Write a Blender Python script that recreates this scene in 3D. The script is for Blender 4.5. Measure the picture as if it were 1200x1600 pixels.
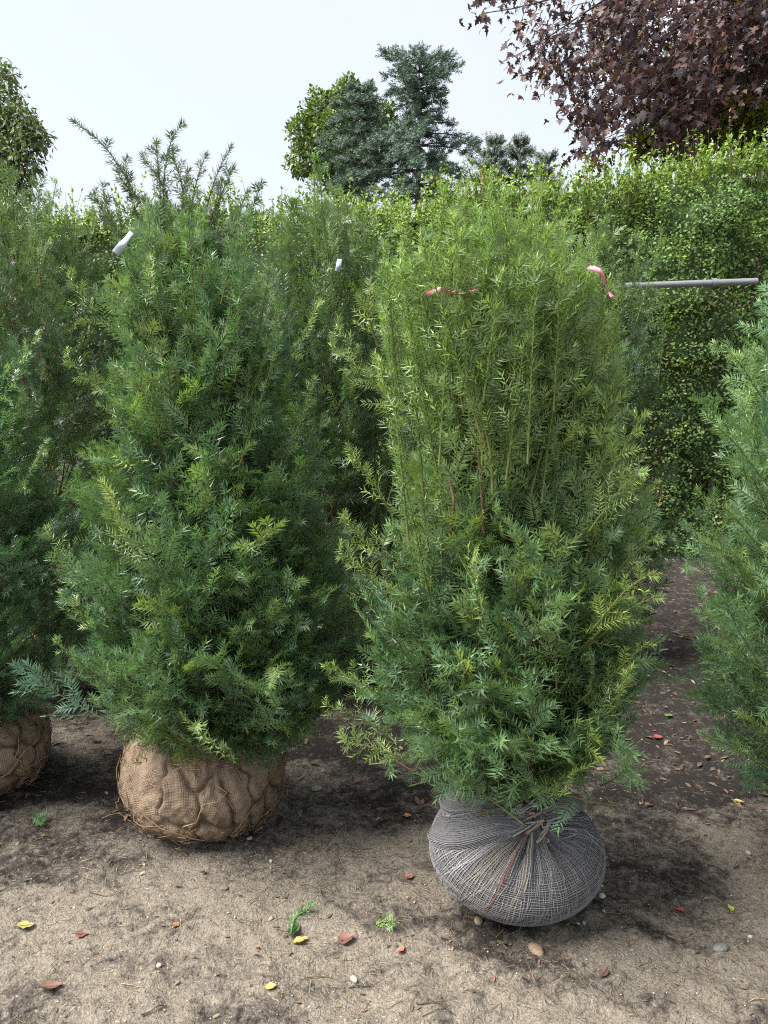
import bpy, math
import numpy as np
from mathutils import Vector

R = math.radians
scene = bpy.context.scene
for o in list(bpy.data.objects):
    bpy.data.objects.remove(o)

# ------------------------------------------------------------------ camera
CAM_H, PITCH, FPX = 1.6, R(9.83), 1155.0
cam_d = bpy.data.cameras.new('camera')
cam = bpy.data.objects.new('camera', cam_d)
scene.collection.objects.link(cam)
cam.location = (0, 0, CAM_H)
cam.rotation_euler = (R(90) - PITCH, 0, 0)
cam_d.sensor_fit = 'VERTICAL'
cam_d.sensor_height = 24
cam_d.lens = 24 * FPX / 1600
cam_d.clip_start = 0.05
cam_d.clip_end = 1500
scene.camera = cam

# ------------------------------------------------------------------ sky, sun, exposure
SUN_EL, SUN_AZ = R(56), R(-104)          # azimuth from +Y, negative = to the left
world = bpy.data.worlds.new('World')
scene.world = world
world.use_nodes = True
wn, wl = world.node_tree.nodes, world.node_tree.links
wn.clear()
w_out = wn.new('ShaderNodeOutputWorld')
w_bg = wn.new('ShaderNodeBackground')
w_sky = wn.new('ShaderNodeTexSky')
w_sky.sky_type = 'NISHITA'
w_sky.sun_disc = False
w_sky.sun_elevation = SUN_EL
w_sky.sun_rotation = SUN_AZ
w_sky.dust_density = 4.0
w_sky.air_density = 1.0
w_veil = wn.new('ShaderNodeMixRGB')      # thin overcast over the blue
w_noise = wn.new('ShaderNodeTexNoise')
w_noise.inputs['Scale'].default_value = 1.6
w_noise.inputs['Detail'].default_value = 4
w_ramp = wn.new('ShaderNodeMapRange')
w_ramp.inputs['To Min'].default_value = 0.60
w_ramp.inputs['To Max'].default_value = 0.90
w_veil.inputs[2].default_value = (3.10, 3.27, 3.42, 1)
wl.new(w_noise.outputs['Fac'], w_ramp.inputs['Value'])
wl.new(w_ramp.outputs[0], w_veil.inputs[0])
wl.new(w_sky.outputs[0], w_veil.inputs[1])
wl.new(w_veil.outputs[0], w_bg.inputs[0])
w_bg.inputs[1].default_value = 0.088
wl.new(w_bg.outputs[0], w_out.inputs[0])

sun_d = bpy.data.lights.new('sun', 'SUN')
sun_d.energy = 3.3
sun_d.angle = R(38)
sun_d.color = (1.0, 0.965, 0.91)
sun = bpy.data.objects.new('sun', sun_d)
scene.collection.objects.link(sun)
sdir = Vector((math.sin(SUN_AZ) * math.cos(SUN_EL), math.cos(SUN_AZ) * math.cos(SUN_EL), math.sin(SUN_EL)))
sun.rotation_euler = (-sdir).to_track_quat('-Z', 'Y').to_euler()

vs = scene.view_settings
vs.view_transform = 'Standard'
vs.look = 'None'
vs.exposure = 1.85
vs.gamma = 1
vs.use_curve_mapping = False
scene.cycles.filter_width = 1.1
scene.cycles.use_denoising = False
scene.cycles.max_bounces = 8
scene.cycles.denoising_prefilter = 'ACCURATE'
scene.cycles.transparent_max_bounces = 4

# ------------------------------------------------------------------ helpers
SP, CP = math.sin(PITCH), math.cos(PITCH)


def at(u, v, Y):
    """point at distance Y (metres ahead) seen at photo position u, v"""
    x, up = (u - 600) / FPX, (800 - v) / FPX
    dy, dz = CP + up * SP, -SP + up * CP
    t = Y / dy
    return np.array([x * t, Y, CAM_H + dz * t])


def on_ground(u, v):
    x, up = (u - 600) / FPX, (800 - v) / FPX
    dy, dz = CP + up * SP, -SP + up * CP
    t = -CAM_H / dz
    return np.array([x * t, dy * t, 0.0])


def nrm(a):
    return a / np.maximum(np.linalg.norm(a, axis=-1, keepdims=True), 1e-9)


def hash2(ix, iy, seed):
    n = (ix.astype(np.int64) * 374761393 + iy.astype(np.int64) * 668265263 + seed * 1442695041) & 0x7fffffff
    n = ((n ^ (n >> 13)) * 1274126177) & 0x7fffffff
    return ((n ^ (n >> 16)) & 0xffff) / 65535.0


def vnoise(x, y, seed=0):
    ix, iy = np.floor(x), np.floor(y)
    fx, fy = x - ix, y - iy
    fx, fy = fx * fx * (3 - 2 * fx), fy * fy * (3 - 2 * fy)
    a, b = hash2(ix, iy, seed), hash2(ix + 1, iy, seed)
    c, d = hash2(ix, iy + 1, seed), hash2(ix + 1, iy + 1, seed)
    return (a + (b - a) * fx) * (1 - fy) + (c + (d - c) * fx) * fy


def fbm(x, y, seed=0, octv=4):
    s, amp, tot = 0, 1.0, 0
    for k in range(octv):
        s = s + amp * vnoise(x * 2 ** k, y * 2 ** k, seed + k * 17)
        tot += amp
        amp *= 0.5
    return s / tot


def wob(p, seed, f=8.0):
    """smooth 3D wobble, -1..1"""
    g = np.random.default_rng(seed)
    s = 0
    for k in range(7):
        d = g.normal(size=3)
        d /= np.linalg.norm(d)
        s = s + np.sin((p @ d) * f * g.uniform(.6, 1.7) + g.uniform(0, 6.28))
    return s / 4.0


class MB:
    """collects polygons with a colour per vertex; builds ONE mesh object"""

    def __init__(self):
        self.v, self.c, self.f, self.n = [], [], [], 0

    def add(self, v, faces, col):
        v = np.asarray(v, float).reshape(-1, 3)
        faces = np.asarray(faces, np.int64)
        col = np.broadcast_to(np.asarray(col, float), (len(v), 3))
        self.v.append(v)
        self.c.append(col)
        self.f.append(faces + self.n)
        self.n += len(v)

    def mesh(self, name, smooth=False):
        me = bpy.data.meshes.new(name)
        v = np.concatenate(self.v)
        c = np.concatenate(self.c)
        loops = np.concatenate([f.ravel() for f in self.f])
        sizes = np.concatenate([np.full(len(f), f.shape[1]) for f in self.f])
        starts = np.concatenate([[0], np.cumsum(sizes)[:-1]])
        me.vertices.add(len(v))
        me.vertices.foreach_set('co', v.astype(np.float32).ravel())
        me.loops.add(len(loops))
        me.loops.foreach_set('vertex_index', loops.astype(np.int32))
        me.polygons.add(len(sizes))
        me.polygons.foreach_set('loop_start', starts.astype(np.int32))
        me.polygons.foreach_set('loop_total', sizes.astype(np.int32))
        at_ = me.attributes.new('col', 'FLOAT_VECTOR', 'POINT')
        at_.data.foreach_set('vector', c.astype(np.float32).ravel())
        if smooth:
            me.polygons.foreach_set('use_smooth', np.ones(len(sizes), bool))
        me.update(calc_edges=True)
        me.validate()
        return me

    def build(self, name, mat, parent=None, smooth=False, origin=None):
        if origin is not None:
            self.v = [a - np.asarray(origin) for a in self.v]
        me = self.mesh(name, smooth)
        return link(name, me, mat, parent, origin)


def link(name, me, mat, parent=None, loc=None):
    if mat is not None and not me.materials:
        me.materials.append(mat)
    o = bpy.data.objects.new(name, me)
    scene.collection.objects.link(o)
    if loc is not None:
        o.location = [float(q) for q in loc]
    if parent is not None:
        o.parent = parent
    return o


def tag(o, label=None, cat=None, group=None, kind=None):
    if label:
        o['label'] = label
    if cat:
        o['category'] = cat
    if group:
        o['group'] = group
    if kind:
        o['kind'] = kind
    return o


def empty(name, loc):
    o = bpy.data.objects.new(name, None)
    o.empty_display_size = 0.1
    o.location = [float(q) for q in loc]
    scene.collection.objects.link(o)
    return o


def tube(pts, rad, sides=5):
    """tube round a polyline: returns verts, quads"""
    pts = np.asarray(pts, float)
    n = len(pts)
    rad = np.broadcast_to(np.asarray(rad, float), (n,))
    tan = nrm(np.gradient(pts, axis=0))
    ref = np.array([0.31, 0.17, 0.93]) if abs(tan[0, 2]) < .8 else np.array([0.95, .2, .1])
    u = nrm(np.cross(tan, ref))
    w = np.cross(tan, u)
    a = np.linspace(0, 2 * np.pi, sides, endpoint=False)
    ring = (pts[:, None] + rad[:, None, None] * (np.cos(a)[None, :, None] * u[:, None] + np.sin(a)[None, :, None] * w[:, None]))
    i = np.arange(n - 1)[:, None] * sides
    j = np.arange(sides)[None]
    q = np.stack([i + j, i + (j + 1) % sides, i + sides + (j + 1) % sides, i + sides + j], -1).reshape(-1, 4)
    return ring.reshape(-1, 3), q


def spline(pts, n):
    """smooth curve through points (Catmull-Rom)"""
    p = np.asarray(pts, float)
    p = np.vstack([2 * p[0] - p[1], p, 2 * p[-1] - p[-2]])
    t = np.linspace(0, len(p) - 3 - 1e-6, n)
    k = t.astype(int)
    f = (t - k)[:, None]
    a, b, c, d = p[k], p[k + 1], p[k + 2], p[k + 3]
    return .5 * (2 * b + (c - a) * f + (2 * a - 5 * b + 4 * c - d) * f ** 2 + (3 * b - a - 3 * c + d) * f ** 3)


def many_tubes(mb, PTS, RAD, COL, sides=3):
    """PTS (S,K,3), RAD (S,K), COL (S,3)"""
    S, K = PTS.shape[:2]
    if S == 0:
        return
    tan = nrm(np.gradient(PTS, axis=1))
    ref = np.where(np.abs(tan[:, :1, 2:3]) < .8, np.array([0.31, .17, .93]), np.array([.95, .2, .1]))
    u = nrm(np.cross(tan, np.broadcast_to(ref, tan.shape)))
    w = np.cross(tan, u)
    a = np.linspace(0, 2 * np.pi, sides, endpoint=False)
    ring = PTS[:, :, None] + RAD[:, :, None, None] * (np.cos(a)[:, None] * u[:, :, None] + np.sin(a)[:, None] * w[:, :, None])
    base = (np.arange(S) * K * sides)[:, None, None]
    i = (np.arange(K - 1) * sides)[None, :, None]
    j = np.arange(sides)[None, None]
    q = np.stack([base + i + j, base + i + (j + 1) % sides, base + i + sides + (j + 1) % sides, base + i + sides + j], -1).reshape(-1, 4)
    mb.add(ring.reshape(-1, 3), q, np.repeat(COL, K * sides, axis=0))


# ------------------------------------------------------------------ materials
def new_mat(name):
    m = bpy.data.materials.new(name)
    m.use_nodes = True
    nt = m.node_tree
    bsdf = nt.nodes['Principled BSDF']
    return m, nt, bsdf, nt.nodes['Material Output']


def leaf_mat(name, rough=.42, trans=.25, under=(1.35, 1.32, 1.15), spec=.5, noise=0.0):
    m, nt, b, out = new_mat(name)
    N, L = nt.nodes, nt.links
    a = N.new('ShaderNodeAttribute')
    a.attribute_name = 'col'
    g = N.new('ShaderNodeNewGeometry')
    mul = N.new('ShaderNodeMixRGB')
    mul.blend_type = 'MULTIPLY'
    mul.inputs[2].default_value = (*under, 1)
    L.new(g.outputs['Backfacing'], mul.inputs[0])
    L.new(a.outputs['Color'], mul.inputs[1])
    L.new(mul.outputs[0], b.inputs['Base Color'])
    b.inputs['Roughness'].default_value = rough
    b.inputs['Specular IOR Level'].default_value = spec
    t = N.new('ShaderNodeBsdfTranslucent')
    tm = N.new('ShaderNodeMixRGB')
    tm.blend_type = 'MULTIPLY'
    tm.inputs[0].default_value = 1
    tm.inputs[2].default_value = (1.3, 1.5, .75, 1)
    L.new(a.outputs['Color'], tm.inputs[1])
    L.new(tm.outputs[0], t.inputs[0])
    mix = N.new('ShaderNodeMixShader')
    mix.inputs[0].default_value = trans
    L.new(b.outputs[0], mix.inputs[1])
    L.new(t.outputs[0], mix.inputs[2])
    L.new(mix.outputs[0], out.inputs[0])
    return m


def attr_mat(name, rough=.8, bump_scale=60, bump=.3, var=.5, spec=.3):
    """colour from the mesh, broken up by noise, fine relief"""
    m, nt, b, out = new_mat(name)
    N, L = nt.nodes, nt.links
    a = N.new('ShaderNodeAttribute')
    a.attribute_name = 'col'
    tc = N.new('ShaderNodeTexCoord')
    n = N.new('ShaderNodeTexNoise')
    n.inputs['Scale'].default_value = bump_scale
    n.inputs['Detail'].default_value = 5
    L.new(tc.outputs['Object'], n.inputs['Vector'])
    r = N.new('ShaderNodeMapRange')
    r.inputs['From Min'].default_value = .3
    r.inputs['From Max'].default_value = .7
    r.inputs['To Min'].default_value = 1 - var
    r.inputs['To Max'].default_value = 1 + var * .6
    L.new(n.outputs['Fac'], r.inputs['Value'])
    mul = N.new('ShaderNodeVectorMath')
    mul.operation = 'SCALE'
    L.new(a.outputs['Vector'], mul.inputs[0])
    L.new(r.outputs[0], mul.inputs['Scale'])
    L.new(mul.outputs[0], b.inputs['Base Color'])
    bp = N.new('ShaderNodeBump')
    bp.inputs['Strength'].default_value = bump
    bp.inputs['Distance'].default_value = .01
    L.new(n.outputs['Fac'], bp.inputs['Height'])
    L.new(bp.outputs[0], b.inputs['Normal'])
    b.inputs['Roughness'].default_value = rough
    b.inputs['Specular IOR Level'].default_value = spec
    return m


M_YEW = leaf_mat('yew_needles', rough=.40, trans=.28, spec=.5)
M_BOX = leaf_mat('box_leaves', rough=.5, trans=.25, spec=.3)
M_MAPLE = leaf_mat('maple_leaves', rough=.5, trans=.2, under=(1.2, 1.1, 1.1), spec=.3)
M_TREE = leaf_mat('tree_leaves', rough=.5, trans=.3)
M_CEDAR = leaf_mat('cedar_needles', rough=.6, trans=.1, under=(1, 1, 1))
M_LITTER = leaf_mat('fallen_leaves', rough=.6, trans=.1, under=(1.1, 1.05, 1))
M_BARK = attr_mat('bark', .85, 90, .5, .5)
M_STONE = attr_mat('stone', .8, 120, .4, .35)
M_FIBRE = attr_mat('fibre', .9, 200, .2, .3)

m, nt, b, out = new_mat('galvanised_pipe')
b.inputs['Base Color'].default_value = (.42, .44, .45, 1)
b.inputs['Roughness'].default_value = .5
b.inputs['Metallic'].default_value = .35
nz = nt.nodes.new('ShaderNodeTexNoise')
nz.inputs['Scale'].default_value = 14
rp = nt.nodes.new('ShaderNodeValToRGB')
rp.color_ramp.elements[0].color = (.13, .14, .14, 1)
rp.color_ramp.elements[1].color = (.30, .32, .34, 1)
nt.links.new(nz.outputs['Fac'], rp.inputs[0])
nt.links.new(rp.outputs[0], b.inputs['Base Color'])
M_PIPE = m


def plain(name, col, rough=.5, trans=0.0):
    m, nt, b, out = new_mat(name)
    N, L = nt.nodes, nt.links
    n = N.new('ShaderNodeTexNoise')
    n.inputs['Scale'].default_value = 40
    r = N.new('ShaderNodeValToRGB')
    r.color_ramp.elements[0].color = (*[c * .8 for c in col], 1)
    r.color_ramp.elements[1].color = (*[min(1, c * 1.1) for c in col], 1)
    L.new(n.outputs['Fac'], r.inputs[0])
    L.new(r.outputs[0], b.inputs['Base Color'])
    b.inputs['Roughness'].default_value = rough
    return m


M_PINK = plain('pink_tape', (.66, .20, .30), .45)
M_WHITE = plain('white_label', (.42, .50, .58), .35)


def burlap_mat():
    m, nt, b, out = new_mat('burlap')
    N, L = nt.nodes, nt.links
    a = N.new('ShaderNodeAttribute')
    a.attribute_name = 'wv'
    base = N.new('ShaderNodeAttribute')
    base.attribute_name = 'col'
    waves = []
    for d in ('X', 'Y'):
        w = N.new('ShaderNodeTexWave')
        w.bands_direction = d
        w.inputs['Scale'].default_value = 56
        w.inputs['Distortion'].default_value = 3.0
        w.inputs['Detail'].default_value = 2
        w.inputs['Detail Scale'].default_value = .6
        L.new(a.outputs['Vector'], w.inputs['Vector'])
        waves.append(w)
    mx = N.new('ShaderNodeMath')
    mx.operation = 'MAXIMUM'
    L.new(waves[0].outputs['Fac'], mx.inputs[0])
    L.new(waves[1].outputs['Fac'], mx.inputs[1])
    n = N.new('ShaderNodeTexNoise')
    n.inputs['Scale'].default_value = 9
    n.inputs['Detail'].default_value = 6
    n.inputs['Roughness'].default_value = .65
    tc = N.new('ShaderNodeTexCoord')
    L.new(tc.outputs['Object'], n.inputs['Vector'])
    r = N.new('ShaderNodeMapRange')
    r.inputs['From Min'].default_value = .3
    r.inputs['From Max'].default_value = .7
    r.inputs['To Min'].default_value = .62
    r.inputs['To Max'].default_value = 1.2
    L.new(n.outputs['Fac'], r.inputs['Value'])
    r2 = N.new('ShaderNodeMapRange')
    r2.inputs['To Min'].default_value = .78
    r2.inputs['To Max'].default_value = 1.12
    L.new(mx.outputs[0], r2.inputs['Value'])
    mm = N.new('ShaderNodeMath')
    mm.operation = 'MULTIPLY'
    L.new(r.outputs[0], mm.inputs[0])
    L.new(r2.outputs[0], mm.inputs[1])
    sc = N.new('ShaderNodeVectorMath')
    sc.operation = 'SCALE'
    L.new(base.outputs['Vector'], sc.inputs[0])
    L.new(mm.outputs[0], sc.inputs['Scale'])
    L.new(sc.outputs[0], b.inputs['Base Color'])
    bp = N.new('ShaderNodeBump')
    bp.inputs['Strength'].default_value = .7
    bp.inputs['Distance'].default_value = .004
    L.new(mx.outputs[0], bp.inputs['Height'])
    L.new(bp.outputs[0], b.inputs['Normal'])
    b.inputs['Roughness'].default_value = .95
    b.inputs['Specular IOR Level'].default_value = .1
    return m


M_BURLAP = burlap_mat()

# ------------------------------------------------------------------ ground
# planted spots (x, y, radius): the soil is peaty around the rows
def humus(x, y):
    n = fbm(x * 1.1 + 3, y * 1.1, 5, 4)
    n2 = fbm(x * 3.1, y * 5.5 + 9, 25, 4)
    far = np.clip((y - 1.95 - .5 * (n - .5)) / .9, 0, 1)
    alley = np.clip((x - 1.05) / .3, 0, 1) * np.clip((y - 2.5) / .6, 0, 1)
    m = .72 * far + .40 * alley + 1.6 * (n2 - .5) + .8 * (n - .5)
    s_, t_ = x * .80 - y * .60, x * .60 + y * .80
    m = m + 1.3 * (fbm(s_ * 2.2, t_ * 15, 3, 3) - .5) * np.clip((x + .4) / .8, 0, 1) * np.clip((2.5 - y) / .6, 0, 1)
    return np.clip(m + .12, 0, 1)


def gh(x, y):
    x = np.asarray(x, float)
    y = np.asarray(y, float)
    h = .055 * (fbm(x * .9, y * .9, 1, 3) - .5)
    near = np.clip((9 - y) / 4, 0, 1) * np.clip((6 - np.abs(x)) / 2, 0, 1)
    h = h + near * .030 * (fbm(x * 6, y * 6, 2, 4) - .5)
    # dragged, smeared mud running diagonally towards the right front
    s, t = x * .80 - y * .60, x * .60 + y * .80
    sm = fbm(s * 3.0, t * 17, 3, 3) - .5
    wgt = np.clip((x + .4) / .8, 0, 1) * np.clip((2.4 - y) / .6, 0, 1)
    h = h + near * .042 * sm * wgt
    h = h + near * .038 * (fbm(x * 22, y * 22, 4, 3) - .5) * np.clip(fbm(x * 2.2, y * 2.2, 8, 2) * 2.4 - .55, .15, 1.2)
    return h


def axis_coords(lo, hi, fine_lo, fine_hi, step, grow):
    c = list(np.arange(fine_lo, fine_hi + 1e-6, step))
    s, x = step, fine_hi
    while x < hi:
        s *= grow
        x += s
        c.append(x)
    s, x = step, fine_lo
    while x > lo:
        s *= grow
        x -= s
        c.insert(0, x)
    return np.array(c)


gx = axis_coords(-600, 600, -1.9, 2.3, .020, 1.12)
gy = axis_coords(-300, 900, 1.0, 3.2, .0175, 1.085)
GX, GY = np.meshgrid(gx, gy)
GZ = gh(GX, GY)
nx, ny = len(gx), len(gy)
mb = MB()
idx = np.arange(nx * ny).reshape(ny, nx)
q = np.stack([idx[:-1, :-1], idx[:-1, 1:], idx[1:, 1:], idx[1:, :-1]], -1).reshape(-1, 4)
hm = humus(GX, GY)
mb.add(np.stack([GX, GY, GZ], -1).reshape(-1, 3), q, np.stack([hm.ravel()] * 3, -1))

m, nt, b, out = new_mat('soil')
N, L = nt.nodes, nt.links
tc = N.new('ShaderNodeTexCoord')
ah = N.new('ShaderNodeAttribute')
ah.attribute_name = 'col'


def noise_node(scale, detail=6, rough=.6, dist=0.0):
    n = N.new('ShaderNodeTexNoise')
    n.inputs['Scale'].default_value = scale
    n.inputs['Detail'].default_value = detail
    n.inputs['Roughness'].default_value = rough
    n.inputs['Distortion'].default_value = dist
    L.new(tc.outputs['Object'], n.inputs['Vector'])
    return n


def math_node(op, a, bb):
    n = N.new('ShaderNodeMath')
    n.operation = op
    for k, s in enumerate((a, bb)):
        if hasattr(s, 'links'):
            L.new(s, n.inputs[k])
        else:
            n.inputs[k].default_value = s
    return n.outputs[0]


def ramp_node(src, stops):
    r = N.new('ShaderNodeValToRGB')
    el = r.color_ramp.elements
    while len(el) < len(stops):
        el.new(.5)
    for e, (p, c) in zip(el, stops):
        e.position = p
        e.color = (*c, 1)
    L.new(src, r.inputs[0])
    return r.outputs[0]


n1, n2, n3, n4 = noise_node(7, 8, .7, .4), noise_node(45, 5, .7, .5), noise_node(150, 4, .7), noise_node(16, 6, .7, .8)
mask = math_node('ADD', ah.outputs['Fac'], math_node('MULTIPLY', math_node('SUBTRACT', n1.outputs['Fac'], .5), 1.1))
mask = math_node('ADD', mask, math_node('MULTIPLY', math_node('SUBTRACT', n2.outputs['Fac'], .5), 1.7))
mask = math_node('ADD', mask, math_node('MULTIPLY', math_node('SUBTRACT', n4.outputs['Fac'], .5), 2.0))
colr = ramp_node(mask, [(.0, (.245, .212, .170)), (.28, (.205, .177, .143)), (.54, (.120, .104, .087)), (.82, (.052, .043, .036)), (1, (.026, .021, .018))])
grain = ramp_node(n3.outputs['Fac'], [(.30, (.30, .29, .29)), (.48, (1, 1, 1)), (.70, (1.6, 1.55, 1.5))])
mul = N.new('ShaderNodeMixRGB')
mul.blend_type = 'MULTIPLY'
mul.inputs[0].default_value = .8
L.new(colr, mul.inputs[1])
L.new(grain, mul.inputs[2])
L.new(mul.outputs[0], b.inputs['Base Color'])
hsum = math_node('ADD', math_node('MULTIPLY', n2.outputs['Fac'], 1.0), math_node('MULTIPLY', n3.outputs['Fac'], .45))
bp = N.new('ShaderNodeBump')
bp.inputs['Strength'].default_value = 1.0
bp.inputs['Distance'].default_value = .022
L.new(hsum, bp.inputs['Height'])
L.new(bp.outputs[0], b.inputs['Normal'])
b.inputs['Roughness'].default_value = .85
b.inputs['Specular IOR Level'].default_value = .25
ground = mb.build('ground', m, smooth=True)
tag(ground, 'sandy brown soil with dark peaty patches and debris', 'ground', kind='structure')
del ground['category']

# ------------------------------------------------------------------ yew foliage
DARK = np.array([.036, .072, .046])
MID = np.array([.098, .182, .080])
BLUE = np.array([.080, .158, .104])
YOUNG = np.array([.265, .350, .070])
OLIVE = np.array([.182, .272, .108])
BROWN = np.array([.085, .085, .050])
STEM_G = np.array([.13, .15, .045])
STEM_B = np.array([.13, .070, .042])


def needles(mb, g, P, D, Nn, L, C, B, nper, nl, nw, radial):
    """S sprigs, nper needles each. radial (S,) 0 = two flat rows, 1 = all round"""
    S = len(P)
    if S == 0:
        return
    t = (np.linspace(.04, 1.0, nper)[None] + g.uniform(-.5, .5, (S, nper)) / nper)
    t = np.clip(t, .01, 1.0)
    pos = P[:, None] + D[:, None] * (L[:, None] * t)[..., None] + B[:, None] * (L[:, None] * t ** 2)[..., None]
    dcur = nrm(D[:, None] + 2 * B[:, None] * t[..., None])
    n0 = nrm(Nn[:, None] - dcur * np.sum(Nn[:, None] * dcur, -1, keepdims=True))
    s0 = np.cross(dcur, n0)
    sgn = np.where(np.arange(nper) % 2 == 0, 1.0, -1.0)[None]
    ang = np.where(radial[:, None] > .5, (np.arange(nper) * 2.399)[None], np.where(sgn > 0, 0.0, np.pi))
    lift = np.where(radial[:, None] > .5, 0, .30 * sgn + g.normal(0, .22, (S, nper)))
    ang = ang + lift + g.normal(0, .12, (S, nper))
    side = np.cos(ang)[..., None] * s0 + np.sin(ang)[..., None] * n0
    open_ = np.radians(66) - np.radians(34) * t ** 2 + g.normal(0, .13, (S, nper))
    d = np.cos(open_)[..., None] * dcur + np.sin(open_)[..., None] * side
    ln = nl * (.62 + .45 * np.sin(np.pi * np.clip(t * .85 + .08, 0, 1))) * g.uniform(.8, 1.15, (S, nper))
    up = np.where(radial[:, None, None] > .5, nrm(dcur - d * np.sum(d * dcur, -1, keepdims=True)), n0)
    wv = nrm(np.cross(d, up)) * nw * .5
    tip = pos + d * ln[..., None] - up * (ln * g.uniform(-.05, .2, (S, nper)))[..., None]
    b0 = pos + d * (ln * .12)[..., None]
    V = np.stack([b0 - wv, b0 + wv, tip], 2).reshape(-1, 3)
    F = np.arange(S * nper * 3).reshape(-1, 3)
    cj = C[:, None] * g.uniform(.75, 1.25, (S, nper, 1))
    mb.add(V, F, np.repeat(cj.reshape(-1, 3), 3, axis=0))


def spray_batch(mbF, mbB, g, base, tip, up, spec, C0, C1, rad_frac=.15, bend=.12, nside=12, side_len=.11, bare=.25, stem=None, stem_r=.0022):
    """sprays: a shoot from base to tip carrying alternating side sprigs"""
    S = len(base)
    if S == 0:
        return
    ax = tip - base
    Ls = np.linalg.norm(ax, axis=1)
    D = ax / Ls[:, None]
    side = nrm(np.cross(D, up))
    nn = np.cross(side, D)
    nn = np.where(nn[:, 2:3] < 0, -nn, nn)
    roll = g.normal(0, .5, S)
    n_ = np.cos(roll)[:, None] * nn + np.sin(roll)[:, None] * side
    s_ = np.cross(D, n_)
    bv = (np.array([0, 0, 1.0]) * g.normal(bend, .12, S)[:, None] + g.normal(0, .07, (S, 3))) * Ls[:, None]
    K = 6
    tt = np.linspace(0, 1, K)
    arc = (tt * (1 - tt) * -1)[None, :, None] * bv[:, None]
    PT = base[:, None] + ax[:, None] * tt[None, :, None] + arc
    if stem is None:
        stem = np.where(g.random(S)[:, None] < .5, STEM_B, STEM_G)
    many_tubes(mbB, PT, (stem_r * (1.25 - tt))[None].repeat(S, 0), stem, 3)
    # side sprigs
    k = np.arange(nside)
    s = bare + (1 - bare) * (k + .5) / nside
    s = np.clip(s[None] + g.normal(0, .03, (S, nside)), 0, .99)
    p = base[:, None] + ax[:, None] * s[..., None] + (s * (1 - s) * -1)[..., None] * bv[:, None]
    sg = np.where(k % 2 == 0, 1.0, -1.0)[None]
    an = np.radians(40) + g.normal(0, .17, (S, nside))
    d = np.cos(an)[..., None] * D[:, None] + (sg * np.sin(an))[..., None] * s_[:, None] + n_[:, None] * g.normal(.05, .22, (S, nside, 1))
    d = nrm(d)
    ln = side_len * (1.15 - .75 * (s - bare) / (1 - bare)) * g.uniform(.55, 1.25, (S, nside))
    nrm_ = nrm(n_[:, None] + g.normal(0, .26, (S, nside, 3)))
    mixf = np.clip(g.normal(.25, .22, (S, nside, 1)) + .3 * (s[..., None] - .5), 0, 1)
    cc = C0[:, None] * (1 - mixf) + C1[:, None] * mixf
    keep = (g.random((S, nside)) > .08).ravel()
    P = p.reshape(-1, 3)[keep]
    Dd = d.reshape(-1, 3)[keep]
    Nn = nrm_.reshape(-1, 3)[keep]
    Ll = ln.ravel()[keep]
    C = cc.reshape(-1, 3)[keep]
    Bb = np.array([0, 0, 1.0]) * g.normal(.04, .12, (len(P), 1))
    nper, nl, nw = spec
    needles(mbF, g, P, Dd, Nn, Ll, C, Bb, nper, nl, nw, (g.random(len(P)) < rad_frac).astype(float))
    k3 = np.array([0, .5, 1.0])
    PT2 = P[:, None] + Dd[:, None] * (Ll[:, None] * k3)[..., None] + Bb[:, None] * (Ll[:, None] * k3 ** 2)[..., None]
    many_tubes(mbB, PT2[:, [0, 2]], np.stack([np.full(len(P), .0011), np.full(len(P), .0006)], 1), C * .5 + STEM_G * .5, 3)
    # the outer end of the shoot itself
    f0 = .35
    P2 = base + ax * f0 - (f0 * (1 - f0)) * bv
    needles(mbF, g, P2, nrm(tip - P2), n_, np.linalg.norm(tip - P2, axis=1), C0 * .5 + C1 * .5, np.zeros((S, 3)), int(nper * 1.4), nl, nw, (g.random(S) < .5).astype(float))


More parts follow.
